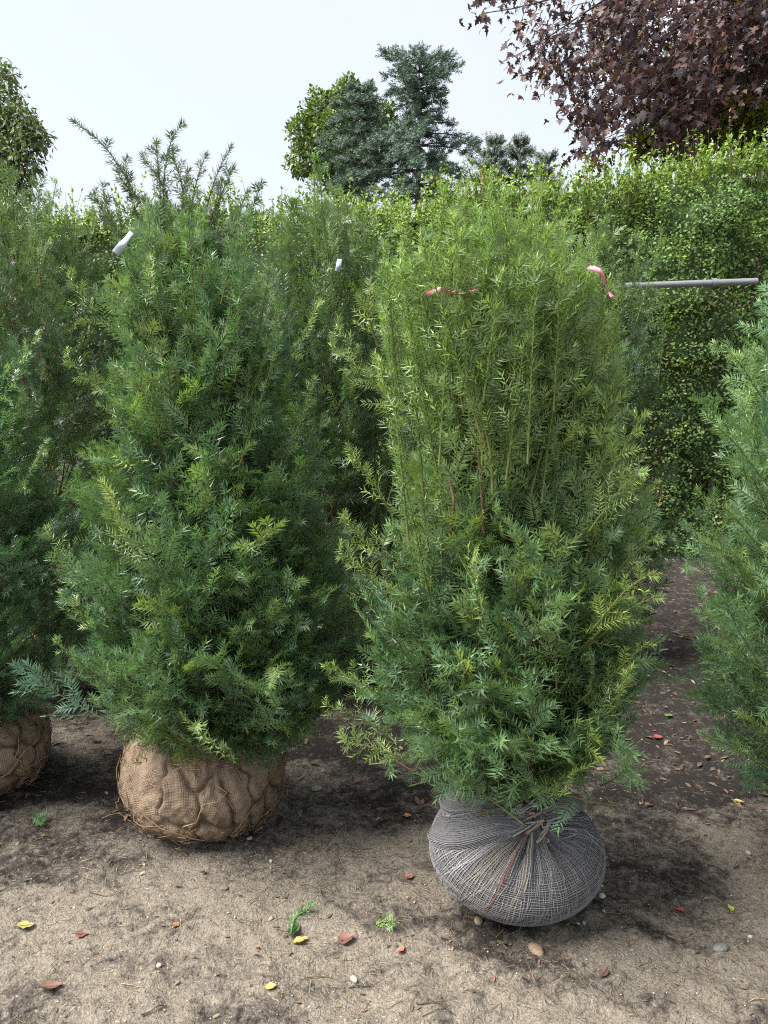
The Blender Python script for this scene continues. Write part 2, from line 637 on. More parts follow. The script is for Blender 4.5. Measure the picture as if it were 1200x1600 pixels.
def yew_crown(root, seed, cx, cy, prof, nspray, spec, nside=11, upright=.0, pal=(DARK, MID, BLUE), young=.06, lean=(0, 0), side_len=.11,
              light=None, length=(.26, .48), facing=.72, rough=.16):
    g = np.random.default_rng(seed)
    pz = np.array([p[0] for p in prof])
    pr = np.array([p[1] for p in prof])
    z0, z1 = pz[0], pz[-1]
    mbF, mbB = MB(), MB()
    # candidates spread over the surface area
    zz = g.uniform(z0, z1, nspray * 6)
    rr = np.interp(zz, pz, pr)
    zz = zz[g.random(len(zz)) < np.clip(rr / pr.max() + .12, 0, 1)][:nspray]
    n = len(zz)
    back = math.atan2(-cy, -cx)
    ph = np.where(g.random(n) < facing, back + g.uniform(-1.75, 1.75, n), g.uniform(0, 2 * np.pi, n))
    h = (zz - z0) / (z1 - z0)
    lump = 1 + rough * (vnoise(ph * 2.2 + 9, zz * 6.0, seed) - .5) * 2 + rough * .6 * (vnoise(ph * 5 + 9, zz * 13.0, seed + 3) - .5) * 2
    depth = 1 - np.abs(g.normal(0, .17, n))
    depth = np.where(g.random(n) < .14, g.uniform(.40, .85, n), depth)
    hole = vnoise(ph * 4.5 + 30, zz * 7.5, seed + 7) < .30
    depth = np.where(hole, depth * .58, depth)
    depth = np.where((g.random(n) < .11) & (h > .14), g.uniform(1.04, 1.20, n), depth)
    rad = np.interp(zz, pz, pr) * lump * depth
    ax_x = cx + lean[0] * h
    ax_y = cy + lean[1] * h
    tip = np.stack([ax_x + rad * np.cos(ph), ax_y + rad * np.sin(ph), zz], 1)
    el = np.radians(30 + 40 * h ** 1.2) + upright * .4 * h + g.normal(0, .20, n) - np.radians(30) * np.clip(.12 - h, 0, .12) / .12
    el = np.minimum(el, np.radians(88))
    ph2 = ph + g.normal(0, .38, n)
    D = np.stack([np.cos(el) * np.cos(ph2), np.cos(el) * np.sin(ph2), np.sin(el)], 1)
    Ls = g.uniform(*length, n) * (1 + .35 * upright * h)
    tip = tip + np.array([0, 0, .05]) * h[:, None]
    base = tip - D * Ls[:, None]
    base[:, 2] = np.maximum(base[:, 2], z0 - .06)
    c = np.array(pal)
    wts = g.dirichlet([1.1, 1.3, .9], n)
    C0 = wts @ c
    isy = g.random(n) < young * (1 + 1.5 * upright * h)
    C1 = np.where(isy[:, None], YOUNG, C0 * 1.35 + np.array([.018, .022, .004]))
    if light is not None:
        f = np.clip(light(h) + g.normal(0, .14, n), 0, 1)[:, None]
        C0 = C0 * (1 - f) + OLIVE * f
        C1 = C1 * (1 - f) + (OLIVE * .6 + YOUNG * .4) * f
    upv = np.tile(np.array([0, 0, 1.0]), (n, 1)) + g.normal(0, .25, (n, 3))
    spray_batch(mbF, mbB, g, base, tip, upv, spec, C0, C1, nside=nside, side_len=side_len, rad_frac=.12 + .45 * upright * 0)
    # boughs that carry the shoots
    nb = max(14, nspray // 16)
    zb = g.uniform(z0, z0 + (z1 - z0) * .8, nb)
    pb = g.uniform(0, 2 * np.pi, nb)
    rb = np.interp(np.minimum(zb + .50, z1), pz, pr) * .6
    K = 7
    tk = np.linspace(0, 1, K)
    e0 = np.stack([cx + lean[0] * (zb - z0) / (z1 - z0) + 0 * zb, cy + 0 * zb, np.maximum(zb - .25, z0 - .05)], 1)
    e1 = np.stack([cx + lean[0] * .5 + rb * np.cos(pb), cy + rb * np.sin(pb), np.minimum(zb + .40, z1 - .22)], 1)
    PT = e0[:, None] * (1 - tk)[:, None] + e1[:, None] * tk[:, None]
    PT[:, :, 2] += (.10 * (tk ** 2 - tk))[None]
    PT[:, 1:-1] += g.normal(0, .012, (nb, K - 2, 3))
    many_tubes(mbB, PT, (.009 * (1.15 - tk))[None].repeat(nb, 0), np.tile(STEM_B, (nb, 1)) * g.uniform(.6, 1.2, (nb, 1)), 5)
    o = root.location
    F = mbF.build('foliage', M_YEW, root, origin=None)
    Bo = mbB.build('branches', M_BARK, root, origin=None)
    for ob in (F, Bo):
        ob['kind'] = 'stuff'
        ob.location = (-o[0], -o[1], -o[2])
    return g


def shoot(root, g, pts, spec, c0, c1, nside=10, side_len=.09, bare=.12, radial=.4, stem=STEM_G, r=.0028):
    """a single long shoot that stands clear of the crown: one part"""
    mbF = MB()
    pts = spline(pts, 9)
    n = len(pts)
    seg = np.linalg.norm(np.diff(pts, axis=0), axis=1)
    tot = seg.sum()
    v, q = tube(pts, np.linspace(r, r * .35, n), 4)
    mbF.add(v, q, stem)
    cum = np.concatenate([[0], np.cumsum(seg)]) / tot
    s = np.linspace(bare, .97, nside) + g.normal(0, .015, nside)
    P = np.stack([np.interp(s, cum, pts[:, k]) for k in range(3)], 1)
    T = nrm(np.gradient(pts, axis=0))
    Ts = nrm(np.stack([np.interp(s, cum, T[:, k]) for k in range(3)], 1))
    ref = nrm(np.array([0.15, -.8, .6]) + g.normal(0, .25, 3))
    sd = nrm(np.cross(Ts, ref))
    nn = np.cross(sd, Ts)
    sg = np.where(np.arange(nside) % 2 == 0, 1.0, -1.0)[:, None]
    an = np.radians(42) + g.normal(0, .15, (nside, 1))
    D = nrm(np.cos(an) * Ts + sg * np.sin(an) * sd + nn * g.normal(0, .35, (nside, 1)))
    Ln = side_len * (1.2 - .9 * (s - bare) / (1 - bare)) * g.uniform(.5, 1.25, nside)
    C = np.array(c0) + (np.array(c1) - np.array(c0)) * np.clip(g.normal(.5, .3, (nside, 1)), 0, 1)
    nper, nl, nw = spec
    needles(mbF, g, P, D, nn, Ln, C, np.zeros((nside, 3)) + np.array([0, 0, .06]), max(8, int(nper * .8)), nl, nw, (g.random(nside) < radial).astype(float))
    many_tubes(mbF, np.stack([P, P + D * Ln[:, None]], 1), np.tile([.0012, .0005], (nside, 1)), C * .5 + stem * .5, 3)
    # needles along the leader
    m_ = 8
    f = np.linspace(.1, .9, m_)
    Pa = np.stack([np.interp(f, cum, pts[:, k]) for k in range(3)], 1)
    Pb = np.stack([np.interp(np.minimum(f + .1, 1), cum, pts[:, k]) for k in range(3)], 1)
    cl = np.linspace(0, 1, m_)[:, None]
    needles(mbF, g, Pa, nrm(Pb - Pa), np.tile(ref, (m_, 1)), np.linalg.norm(Pb - Pa, axis=1) * 1.05, np.array(c0) * (1 - cl) + np.array(c1) * cl,
            np.zeros((m_, 3)), max(10, int(tot / m_ / .0022)), nl, nw, np.ones(m_))
    o = root.location
    ob = mbF.build('leading_shoot', M_YEW, root)
    ob.location = (-o[0], -o[1], -o[2])
    return ob


def trunk(root, pts, r0, r1, col=STEM_B, name='trunk', sides=9):
    pts = spline(pts, 16)
    v, q = tube(pts, np.linspace(r0, r1, 16), sides)
    v = v + wob(v, 3, 60)[:, None] * .003
    mb = MB()
    mb.add(v, q, col)
    o = root.location
    ob = mb.build(name, M_BARK, root, smooth=True)
    ob.location = (-o[0], -o[1], -o[2])
    return ob


# ------------------------------------------------------------------ burlap root ball
def burlap_ball(root, seed, a, bz, cz, res=(390, 155), col=(.285, .215, .155)):
    g = np.random.default_rng(seed)
    nt_, np_ = res
    th = np.linspace(0, 2 * np.pi, nt_, endpoint=False)
    ph = np.linspace(-np.pi / 2 + .02, np.pi / 2 - .02, np_)
    TH, PH = np.meshgrid(th, ph)
    # the string net pinches the cloth into uneven, upright cells
    cells = []
    while len(cells) < 54:
        c_ = (g.uniform(0, 2 * np.pi), math.asin(g.uniform(-.98, .98)))
        if all(math.hypot(((c_[0] - e[0] + np.pi) % (2 * np.pi) - np.pi) * math.cos(c_[1]) * a, (c_[1] - e[1]) * bz * .75) > .040 for e in cells):
            cells.append(c_)
    T2, P2_ = TH + .16 * (fbm(TH * 2.5, PH * 5, seed + 31, 2) - .5), PH + .25 * (fbm(TH * 4, PH * 4, seed + 32, 2) - .5)
    f1 = np.full(TH.shape, 9.0)
    f2 = np.full(TH.shape, 9.0)
    for (ct, cp) in cells:
        d = np.hypot(((T2 - ct + np.pi) % (2 * np.pi) - np.pi) * np.cos(PH) * a, (P2_ - cp) * bz * .55)
        f2 = np.where(d < f1, f1, np.minimum(f2, d))
        f1 = np.minimum(f1, d)
    dist = (f2 - f1) * .5
    slack = np.clip(.75 + .9 * np.sin(TH * 1.0 + seed * .7) + .4 * np.sin(TH * 3 + PH * 2), .25, 1.15)

    def shape(T, P):
        c, s = np.cos(P), np.sin(P)
        c = np.sign(c) * np.abs(c) ** .72
        zz = np.sign(s) * np.abs(s) ** .9
        zz = np.where(zz < -.86, -.86 + (zz + .86) * .3, zz)
        p = np.stack([a * c * np.cos(T), a * c * np.sin(T), bz * zz], -1)
        lump = .020 * wob(p.reshape(-1, 3), seed, 7).reshape(T.shape) + .008 * wob(p.reshape(-1, 3), seed + 1, 24).reshape(T.shape)
        nr = nrm(p / np.array([a * a, a * a, bz * bz]))
        return p + nr * lump[..., None], nr
    p, nr = shape(TH, PH)
    pf = p.reshape(-1, 3)
    fine = .0035 * wob(pf, seed + 5, 70) + .0022 * wob(pf, seed + 6, 160) + .0028 * (fbm(TH * 40, PH * 22, seed, 3).ravel() - .5) * 2
    pleat = .004 * np.sin(TH * 34 + 3 * np.sin(PH * 2) + 2 * np.sin(TH * 5)) * np.clip(PH + .9, 0, 1) * (fbm(TH * 3, PH * 2, seed + 2, 2) * 1.6)
    puff = (-.014 * np.exp(-(dist / .0055) ** 2) - .0060 * np.exp(-(dist / .016) ** 2)) * slack + pleat + .010 * (fbm(TH * 7, PH * 5, seed + 41, 3) - .5)
    v = pf + nr.reshape(-1, 3) * (puff.ravel() + fine)[:, None]
    v[:, 2] = v[:, 2] + cz
    idx = np.arange(nt_ * np_).reshape(np_, nt_)
    q = np.stack([idx[:-1], np.roll(idx[:-1], -1, 1), np.roll(idx[1:], -1, 1), idx[1:]], -1).reshape(-1, 4)
    # earth has soaked through towards the foot
    soil = np.clip(.5 + .5 * wob(pf, seed + 9, 13) - (pf[:, 2] / bz + .35) * 1.1, 0, 1)[:, None] * .75
    cc = np.array(col) * (1 - soil) + np.array([.13, .090, .060]) * soil
    strg = (np.exp(-(dist / .0042) ** 4) * np.clip(slack - .2, 0, 1)).ravel()[:, None] * .8      # the string itself, dark
    cc = cc * (1 - strg) + np.array([.085, .060, .042]) * strg
    mb = MB()
    mb.add(v, q, cc)
    mb.add(np.vstack([v[idx[0]].mean(0), v[idx[0]]]), [[0, 1 + (k + 1) % nt_, 1 + k] for k in range(nt_)], cc[0])
    mb.add(np.vstack([v[idx[-1]].mean(0), v[idx[-1]]]), [[0, 1 + k, 1 + (k + 1) % nt_] for k in range(nt_)], cc[-1])
    ball = mb.build('root_ball', M_BURLAP, root, smooth=True)
    me = ball.data
    wv = me.attributes.new('wv', 'FLOAT_VECTOR', 'POINT')
    tot = len(me.vertices)
    arr = np.zeros((tot, 3), np.float32)
    arr[:nt_ * np_, 0] = (TH * a).ravel() + .03 * wob(pf, seed + 11, 9)
    arr[:nt_ * np_, 1] = (PH * bz * 1.25).ravel() + .03 * wob(pf, seed + 12, 9)
    wv.data.foreach_set('vector', arr.ravel())
    # frayed strings standing off the cloth
    mbf = MB()
    for k in range(260):
        T0 = g.uniform(0, 2 * np.pi)
        P0 = g.choice([g.uniform(-1.0, -.1), g.uniform(.5, 1.2)])
        n_ = 7
        t = np.linspace(0, 1, n_)
        ln = g.uniform(.1, .45)
        Tk = T0 + g.normal(0, 1) * ln * t + g.normal(0, .05, n_)
        Pk = P0 + g.normal(0, 1) * ln * t + g.normal(0, .05, n_)
        sp, sn = shape(Tk, np.clip(Pk, -1.3, 1.4))
        sp = sp + sn * (g.uniform(.0, .006) + .03 * g.random() ** 3 * np.sin(np.pi * t))[:, None] + np.array([0, 0, cz])
        vv, qq = tube(sp, g.uniform(.0008, .0022), 3)
        mbf.add(vv, qq, np.array([.33, .22, .13]) * g.uniform(.5, 1.35))
    fr = mbf.build('frayed_string', M_FIBRE, ball)
    fr['kind'] = 'stuff'
    return ball


# ------------------------------------------------------------------ knitted grey root ball
def knit_ball(root, seed, a, bz, cz):
    g = np.random.default_rng(seed)
    pole = nrm(np.array([.08, -.42, .90]))
    ex = nrm(np.cross(np.array([0, 0, 1.0]), pole))     # to the right seen from the front
    ey = np.cross(pole, ex)                              # up and back

    def shape(az, pa, lift=0.0):
        d = (np.sin(pa) * np.cos(az))[..., None] * ex + (np.sin(pa) * np.sin(az))[..., None] * ey + np.cos(pa)[..., None] * pole
        p = d * np.array([a, a, bz])
        nr = nrm(d / np.array([a, a, bz]))
        flat = p.reshape(-1, 3)
        lump = .021 * wob(flat, seed, 7).reshape(az.shape)
        fold = np.exp(-(pa / .75) ** 2) * (.010 * np.sin(az * 13 + 1.5 * np.sin(az * 3)) + .007 * np.sin(az * 23 + 2))
        fold = fold * np.clip(pa / .12, 0, 1)
        dip = .018 * np.exp(-((pa - .35) / .16) ** 2)
        p = p + nr * (lump + fold - dip + lift)[..., None]
        p[..., 2] = np.where(p[..., 2] < -bz * .88, -bz * .88 + (p[..., 2] + bz * .88) * .25, p[..., 2])
        return p + np.array([0, 0, cz])
    na, npo = 240, 90
    az = np.linspace(0, 2 * np.pi, na, endpoint=False)
    pa = np.linspace(.03, np.pi - .03, npo)
    AZ, PA = np.meshgrid(az, pa)
    v = shape(AZ, PA).reshape(-1, 3)
    idx = np.arange(na * npo).reshape(npo, na)
    q = np.stack([idx[:-1], np.roll(idx[:-1], -1, 1), np.roll(idx[1:], -1, 1), idx[1:]], -1).reshape(-1, 4)[:, ::-1]
    mb = MB()
    earth = np.clip(.5 + .5 * wob(v, 8, 12), 0, 1)[:, None]
    mb.add(v, q, np.array([.105, .103, .110]) * (1 - earth * .5) + np.array([.125, .100, .078]) * earth * .5)
    mb.add(np.vstack([v[idx[0]].mean(0), v[idx[0]]]), [[0, 1 + k, 1 + (k + 1) % na] for k in range(na)], (.075, .072, .078))
    mb.add(np.vstack([v[idx[-1]].mean(0), v[idx[-1]]]), [[0, 1 + (k + 1) % na, 1 + k] for k in range(na)], (.075, .072, .078))
    ball = mb.build('root_ball', M_FIBRE, root, smooth=True)
    GREY, PALE, BEIGE, RED = np.array([.215, .214, .225]), np.array([.30, .30, .308]), np.array([.28, .245, .20]), np.array([.19, .075, .062])

    def yarn_col(az_):
        # the red and beige stripe lies left of the knot
        k = (az_ % (2 * np.pi))
        d = k - R(232)
        if abs(d) < .05:
            return RED if g.random() < .75 else BEIGE
        if abs(d) < .34:
            return BEIGE * g.uniform(.8, 1.1) if g.random() < .6 else GREY
        return (PALE if g.random() < .22 else BEIGE * .8 if g.random() < .16 else GREY) * g.uniform(.8, 1.15)
    mbn = MB()
    pl = np.linspace(.06, 2.75, 36)
    for k in range(196):
        a0 = 2 * np.pi * k / 196 + g.normal(0, .006)
        sp = shape(a0 + .015 * np.sin(pl * 7 + k), pl, .0016) + g.normal(0, .0008, (36, 3))
        vv, qq = tube(sp, .0020, 3)
        mbn.add(vv, qq, yarn_col(a0))
    for k in range(64):
        p0 = .16 + 2.5 * k / 64
        aa = np.linspace(0, 2 * np.pi, 121)
        sp = shape(aa, p0 + .012 * np.sin(aa * 9 + k) + 0 * aa, .0026)
        vv, qq = tube(sp, .0013, 3)
        mbn.add(vv, qq, GREY * .8 * g.uniform(.7, 1.3) + BEIGE * .1)
    nets = mbn.build('knitted_net', M_FIBRE, ball)
    nets['kind'] = 'stuff'

    # gathered folds that run to the knot
    def fold_part(name, path, rad, ncol, squash=.7):
        pts = spline(path, 26)
        rr = np.interp(np.linspace(0, 1, 26), np.linspace(0, 1, len(rad)), rad)
        vv, qq = tube(pts, rr, 28)
        ring = vv.reshape(26, 28, 3)
        rip = 1 + .06 * np.sin(np.arange(28) * 2 * np.pi / 28 * 7)[None, :, None] + 0 * ring
        ring = pts[:, None] + (ring - pts[:, None]) * rip * np.array([1, 1, squash])
        mf = MB()
        mf.add(ring.reshape(-1, 3), qq, (.13, .128, .136))
        for e, sgn in ((0, 1), (25, -1)):
            mf.add(np.vstack([ring[e].mean(0), ring[e]]), [[0, 1 + (k + 1) % 28, 1 + k] if sgn > 0 else [0, 1 + k, 1 + (k + 1) % 28] for k in range(28)], (.13, .128, .136))
        aa = np.linspace(0, 27.99, 64, endpoint=False)
        for x in aa:
            i0 = int(x) % 28
            f = x - int(x)
            ln = ring[:, i0] * (1 - f) + ring[:, (i0 + 1) % 28] * f
            ln = pts + (ln - pts) * 1.03 + g.normal(0, .0005, ln.shape)
            vv, qq = tube(ln, .0015, 3)
            mf.add(vv, qq, (PALE if g.random() < .3 else BEIGE * .85 if g.random() < .12 else GREY) * g.uniform(.8, 1.15))
        return mf.build(name, M_FIBRE, ball, smooth=True)
    kn = shape(np.array([0.0]), np.array([.0]), .006)[0]
    L_ = np.array([-a, 0, cz])
    fold_part('gathered_fold', [L_ + np.array([.060, .08, -.01]), L_ + np.array([.062, -.02, .055]), L_ + np.array([.105, -.085, .100]), kn + np.array([-.085, -.010, -.004]), kn + np.array([-.01, -.004, .004])],
              [.050, .068, .066, .046, .020], 0, .85)
    fold_part('gathered_fold', [L_ + np.array([.09, .14, .07]), L_ + np.array([.105, .02, .125]), kn + np.array([-.085, .05, .018]), kn + np.array([0, .004, .010])], [.05, .058, .04, .016], 0, .8)
    fold_part('gathered_fold', [kn + np.array([.16, .13, -.025]), kn + np.array([.10, .05, .012]), kn + np.array([.045, .01, .012]), kn + np.array([0, -.004, .006])], [.03, .042, .032, .014], 0, .8)
    # knot: loops of slack yarn
    mk = MB()
    for k in range(85):
        n_ = 9
        t = np.linspace(0, 1, n_)
        s0 = np.array([g.normal(0, .014), 0, g.normal(0, .012)])
        e = np.array([g.normal(-.018, .068), g.normal(-.014, .012), g.normal(-.016, .030)])
        bul = g.uniform(.018, .050)
        pt = kn + s0 + e * np.sin(np.pi * t * g.uniform(.7, 1.0))[:, None] + np.array([.030, 0, .016]) * np.sin(np.pi * t * 2 + g.uniform(0, 6))[:, None] * g.uniform(.3, 1)
        pt = pt + pole * (bul * np.sin(np.pi * t) + .004)[:, None]
        vv, qq = tube(spline(pt, 22), g.uniform(.0022, .0040), 4)
        mk.add(vv, qq, (BEIGE if g.random() < .2 else PALE if g.random() < .45 else GREY) * g.uniform(.7, 1.2))
    knot = mk.build('knot', M_FIBRE, ball)
    return ball


# ------------------------------------------------------------------ the yews
NEAR = (24, .031, .0052)
MIDD = (20, .032, .0066)
G_ROOT = 'yews lifted with their root balls'

# yew with the brown burlap ball
AX, AY = -.67, 2.57
ya = tag(empty('yew_tree', (AX, AY, 0)), 'dense dark green yew on a plump brown burlap root ball, tall wispy top shoots', 'yew', G_ROOT)
burlap_ball(ya, 11, .300, .200, .178)
trunk(ya, [(AX, AY, .2), (AX + .01, AY, .5), (AX - .01, AY + .02, 1.1), (AX, AY, 2.0)], .032, .006)
profA = [(.35, .22), (.42, .35), (.52, .43), (.65, .475), (.8, .485), (1.0, .44), (1.2, .385), (1.4, .335), (1.6, .295), (1.8, .25), (1.95, .19), (2.06, .13), (2.14, .05)]
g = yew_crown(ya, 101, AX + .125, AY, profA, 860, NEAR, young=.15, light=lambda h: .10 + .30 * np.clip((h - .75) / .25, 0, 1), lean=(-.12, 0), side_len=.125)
DKB = (BROWN * .5 + MID * .25, BROWN * .45 + MID * .4)
for k in range(34):
    tu = g.uniform(175, 455)
    top = 275 + 120 * ((tu - 310) / 140) ** 2 + g.uniform(-5, 190)
    ln = g.uniform(120, 260)
    sl = (tu - 312) * .30 + g.normal(0, 14)
    Yk = AY + g.uniform(-.28, .08)
    f = g.uniform(0, .6)
    shoot(ya, g, [at(u, v, Yk) for u, v in ((tu - sl, top + ln), (tu - sl * .42, top + ln * .45), (tu, top))], (20, .025, .0038), MID * 1.1, MID * (1 - f) + OLIVE * f, nside=10, side_len=.060, radial=.5, stem=STEM_B * .5 + STEM_G * .5)
for pts in ([(300, 420), (235, 345), (190, 265), (150, 215), (113, 189)], [(252, 380), (250, 300), (246, 250), (243, 222)],
            [(258, 380), (255, 300), (263, 235), (280, 198)], [(300, 400), (300, 320), (310, 275), (322, 240)],
            [(315, 400), (322, 330), (340, 270), (362, 228)], [(320, 400), (330, 340), (352, 290), (365, 258)],
            [(240, 400), (215, 340), (200, 290), (196, 250)], [(280, 400), (283, 330), (290, 290), (292, 268)],
            [(225, 420), (190, 370), (160, 330), (148, 300)], [(370, 420), (385, 350), (400, 310), (408, 285)],
            [(270, 390), (262, 310), (236, 262), (222, 246)], [(290, 390), (286, 300), (276, 262), (268, 236)], [(330, 410), (336, 345), (344, 312), (346, 282)],
            [(262, 400), (240, 330), (205, 300), (182, 268)], [(345, 410), (362, 350), (378, 318), (386, 300)], [(210, 410), (182, 362), (166, 320), (160, 288)]):
    Yk = AY + g.uniform(-.12, .12)
    shoot(ya, g, [at(u, v, Yk + .02 * i) for i, (u, v) in enumerate(pts)], (24, .026, .0036), *DKB, nside=9, side_len=.060, stem=BROWN)
for base, tip in (((180, 520), (108, 432)), ((190, 620), (103, 556)), ((150, 900), (72, 826)), ((150, 930), (80, 870)), ((170, 980), (95, 930)),
                  ((180, 1070), (85, 1000)), ((230, 480), (236, 400)), ((450, 560), (498, 470)), ((440, 720), (490, 590)), ((200, 1060), (160, 985)), ((430, 1000), (470, 905)), ((455, 1070), (478, 995))):
    bu, bv = base
    tu, tv = tip
    Yk = AY - g.uniform(.1, .3)
    Yt = AY - g.uniform(.15, .35)
    mid = ((bu + tu) / 2 + g.uniform(-4, 4), (bv + tv) / 2 + 8)
    yl = g.uniform(.25, .8)
    shoot(ya, g, [at(bu, bv, Yk), at(*mid, (Yk + Yt) / 2), at(tu, tv, Yt)], (26, .022, .0030), MID * 1.3, OLIVE * (1 - yl) + YOUNG * yl, nside=7, side_len=.07)

# yew with the grey knitted ball
BX, BY = .415, 2.11
yb = tag(empty('yew_tree', (BX, BY, 0)), 'light green open yew on a grey knitted root ball with a tied knot', 'yew', G_ROOT)
knit_ball(yb, 21, .268, .178, .162)
trunk(yb, [(BX - .02, BY, .28), (BX - .02, BY - .02, .45), (BX - .01, BY, .8), (BX - .04, BY, 1.6)], .030, .008, np.array([.20, .105, .062]))
profB = [(.47, .16), (.53, .28), (.62, .36), (.72, .39), (.85, .385), (1.0, .36), (1.2, .315), (1.4, .275), (1.6, .235), (1.72, .20), (1.80, .14), (1.86, .08)]
g = yew_crown(yb, 102, BX - .045, BY, profB, 820, NEAR, upright=.9, young=.12, lean=(.0, 0), rough=.20,
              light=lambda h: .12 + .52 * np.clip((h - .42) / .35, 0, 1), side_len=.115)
# reddish leaders seen through the gaps
for u, v0, v1 in ((752, 905, 700), (706, 835, 745), (820, 1045, 950)):
    trunk(yb, [at(u, v0, BY - .20), at(u + 3, (v0 + v1) / 2, BY - .25), at(u - 4, v1, BY - .22)], .0042, .0024, np.array([.150, .085, .055]), 'stem', 6)
# long upright shoots of the loose upper half
ups = []
for k in range(135):
    tu = g.uniform(580, 968)
    top = 325 + 115 * ((tu - 765) / 190) ** 2 + g.uniform(-10, 230) * g.random()
    ln = g.uniform(170, 400)
    slant = (tu - 770) * .36 + g.normal(0, 24)
    ups.append(((tu - slant, top + ln), (tu - slant * .45, top + ln * .45), (tu, top)))
for k in range(26):
    tu = g.uniform(600, 955)
    top = 285 + 100 * ((tu - 765) / 190) ** 2 + g.uniform(-22, 40)
    sl = (tu - 770) * .30 + g.normal(0, 12)
    ln = g.uniform(140, 220)
    Yk = BY + g.uniform(-.25, .1)
    shoot(yb, g, [at(u, v, Yk) for u, v in ((tu - sl, top + ln), (tu - sl * .45, top + ln * .45), (tu, top))], (16, .022, .0036), OLIVE * .8, OLIVE * .7 + YOUNG * .4, nside=7, side_len=.032, radial=.6, stem=STEM_G * 1.2)
for k, pts in enumerate(ups):
    Yk = BY + g.uniform(-.34, .15)
    f = g.uniform(.3, 1)
    shoot(yb, g, [at(u, v, Yk) for (u, v) in pts], (20, .027, .0042), MID * .45 + OLIVE * .5, OLIVE * (1 - f * .6) * 1.05 + YOUNG * f * .6, nside=11, side_len=.064, radial=.45, stem=STEM_G * 1.2, r=.0032)
for pts in ([(640, 660), (575, 590), (517, 538)], [(600, 620), (560, 560), (528, 512)], [(610, 800), (580, 750), (543, 703)], [(600, 880), (565, 840), (535, 808)],
            [(610, 940), (570, 895), (530, 860)], [(600, 1090), (560, 1065), (505, 1040)], [(620, 1160), (560, 1120), (508, 1102)], [(640, 1190), (590, 1170), (535, 1158)],
            [(930, 780), (975, 700), (1006, 645)], [(920, 830), (965, 770), (1000, 735)], [(930, 930), (985, 870), (1024, 838)], [(920, 990), (975, 925), (1016, 895)],
            [(910, 1010), (970, 960), (1022, 932)], [(900, 1100), (960, 1050), (1010, 1005)], [(925, 1190), (945, 1120), (978, 1065)], [(760, 880), (753, 760), (750, 600)],
            [(770, 720), (830, 660), (862, 605)], [(800, 780), (850, 720), (905, 668)], [(860, 860), (858, 760), (852, 660)], [(730, 760), (748, 660), (752, 560)],
            [(900, 1130), (955, 1110), (985, 1045)], [(870, 1080), (868, 1020), (872, 960)], [(690, 900), (690, 820), (680, 740)], [(590, 540), (575, 490), (580, 450)]):
    Yk = BY - g.uniform(.12, .36)
    f = g.uniform(.35, .95)
    shoot(yb, g, [at(u, v, Yk - .02 * i) for i, (u, v) in enumerate(pts)], (24, .021, .0030), OLIVE * .8, OLIVE * (1 - f) * 1.1 + YOUNG * f, nside=9, side_len=.07, radial=.5, stem=STEM_G * 1.2)

# yew at the left edge, on a burlap ball
CX, CY = -1.66, 2.77
yc = tag(empty('yew_tree', (CX, CY, 0)), 'dark yew on a brown burlap ball, cut off by the left edge', 'yew', G_ROOT)
burlap_ball(yc, 31, .30, .185, .168, (240, 100))
trunk(yc, [(CX, CY, .2), (CX, CY, .8), (CX, CY, 1.8)], .03, .006)
profC = [(.33, .26), (.45, .42), (.7, .52), (.9, .50), (1.1, .44), (1.3, .37), (1.5, .32), (1.7, .28), (1.9, .18), (2.0, .08)]
g = yew_crown(yc, 103, CX, CY, profC, 420, (28, .027, .0043), young=.06, side_len=.125)
for base, tip in (((-10, 600), (62, 520)), ((-20, 640), (40, 570)), ((0, 700), (35, 610)), ((20, 770), (75, 690))):
    shoot(yc, g, [at(*base, CY - .15), at((base[0] + tip[0]) / 2, (base[1] + tip[1]) / 2 + 8, CY - .2), at(*tip, CY - .2)], (24, .022, .0032), MID * 1.5, OLIVE, nside=8, side_len=.07)

# yew at the right edge
DX, DY = 1.67, 2.25
yd = tag(empty('yew_tree', (DX, DY, 0)), 'bright feathery green yew filling the right edge', 'yew', G_ROOT)
burlap_ball(yd, 41, .29, .18, .165, (110, 50))
trunk(yd, [(DX, DY, .2), (DX, DY, .8), (DX, DY, 1.7)], .03, .006)
profD = [(.24, .44), (.34, .55), (.6, .61), (.8, .62), (1.0, .61), (1.2, .585), (1.4, .56), (1.6, .545), (1.8, .52), (1.95, .43), (2.08, .27), (2.16, .1)]
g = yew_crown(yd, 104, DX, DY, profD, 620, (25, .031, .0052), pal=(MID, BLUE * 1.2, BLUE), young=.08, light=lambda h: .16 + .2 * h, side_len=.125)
for pts in ([(1190, 860), (1140, 800), (1090, 772)], [(1190, 1000), (1140, 970), (1088, 958)], [(1200, 1200), (1150, 1170), (1102, 1150)], [(1190, 620), (1150, 560), (1118, 540)],
            [(1200, 1050), (1150, 1020), (1108, 1000)], [(1200, 900), (1150, 870), (1100, 848)], [(1200, 760), (1155, 700), (1122, 668)]):
    shoot(yd, g, [at(u, v, DY - .2) for (u, v) in pts], (24, .023, .0032), MID * 1.5, OLIVE * .6 + YOUNG * .4, nside=9, side_len=.07)

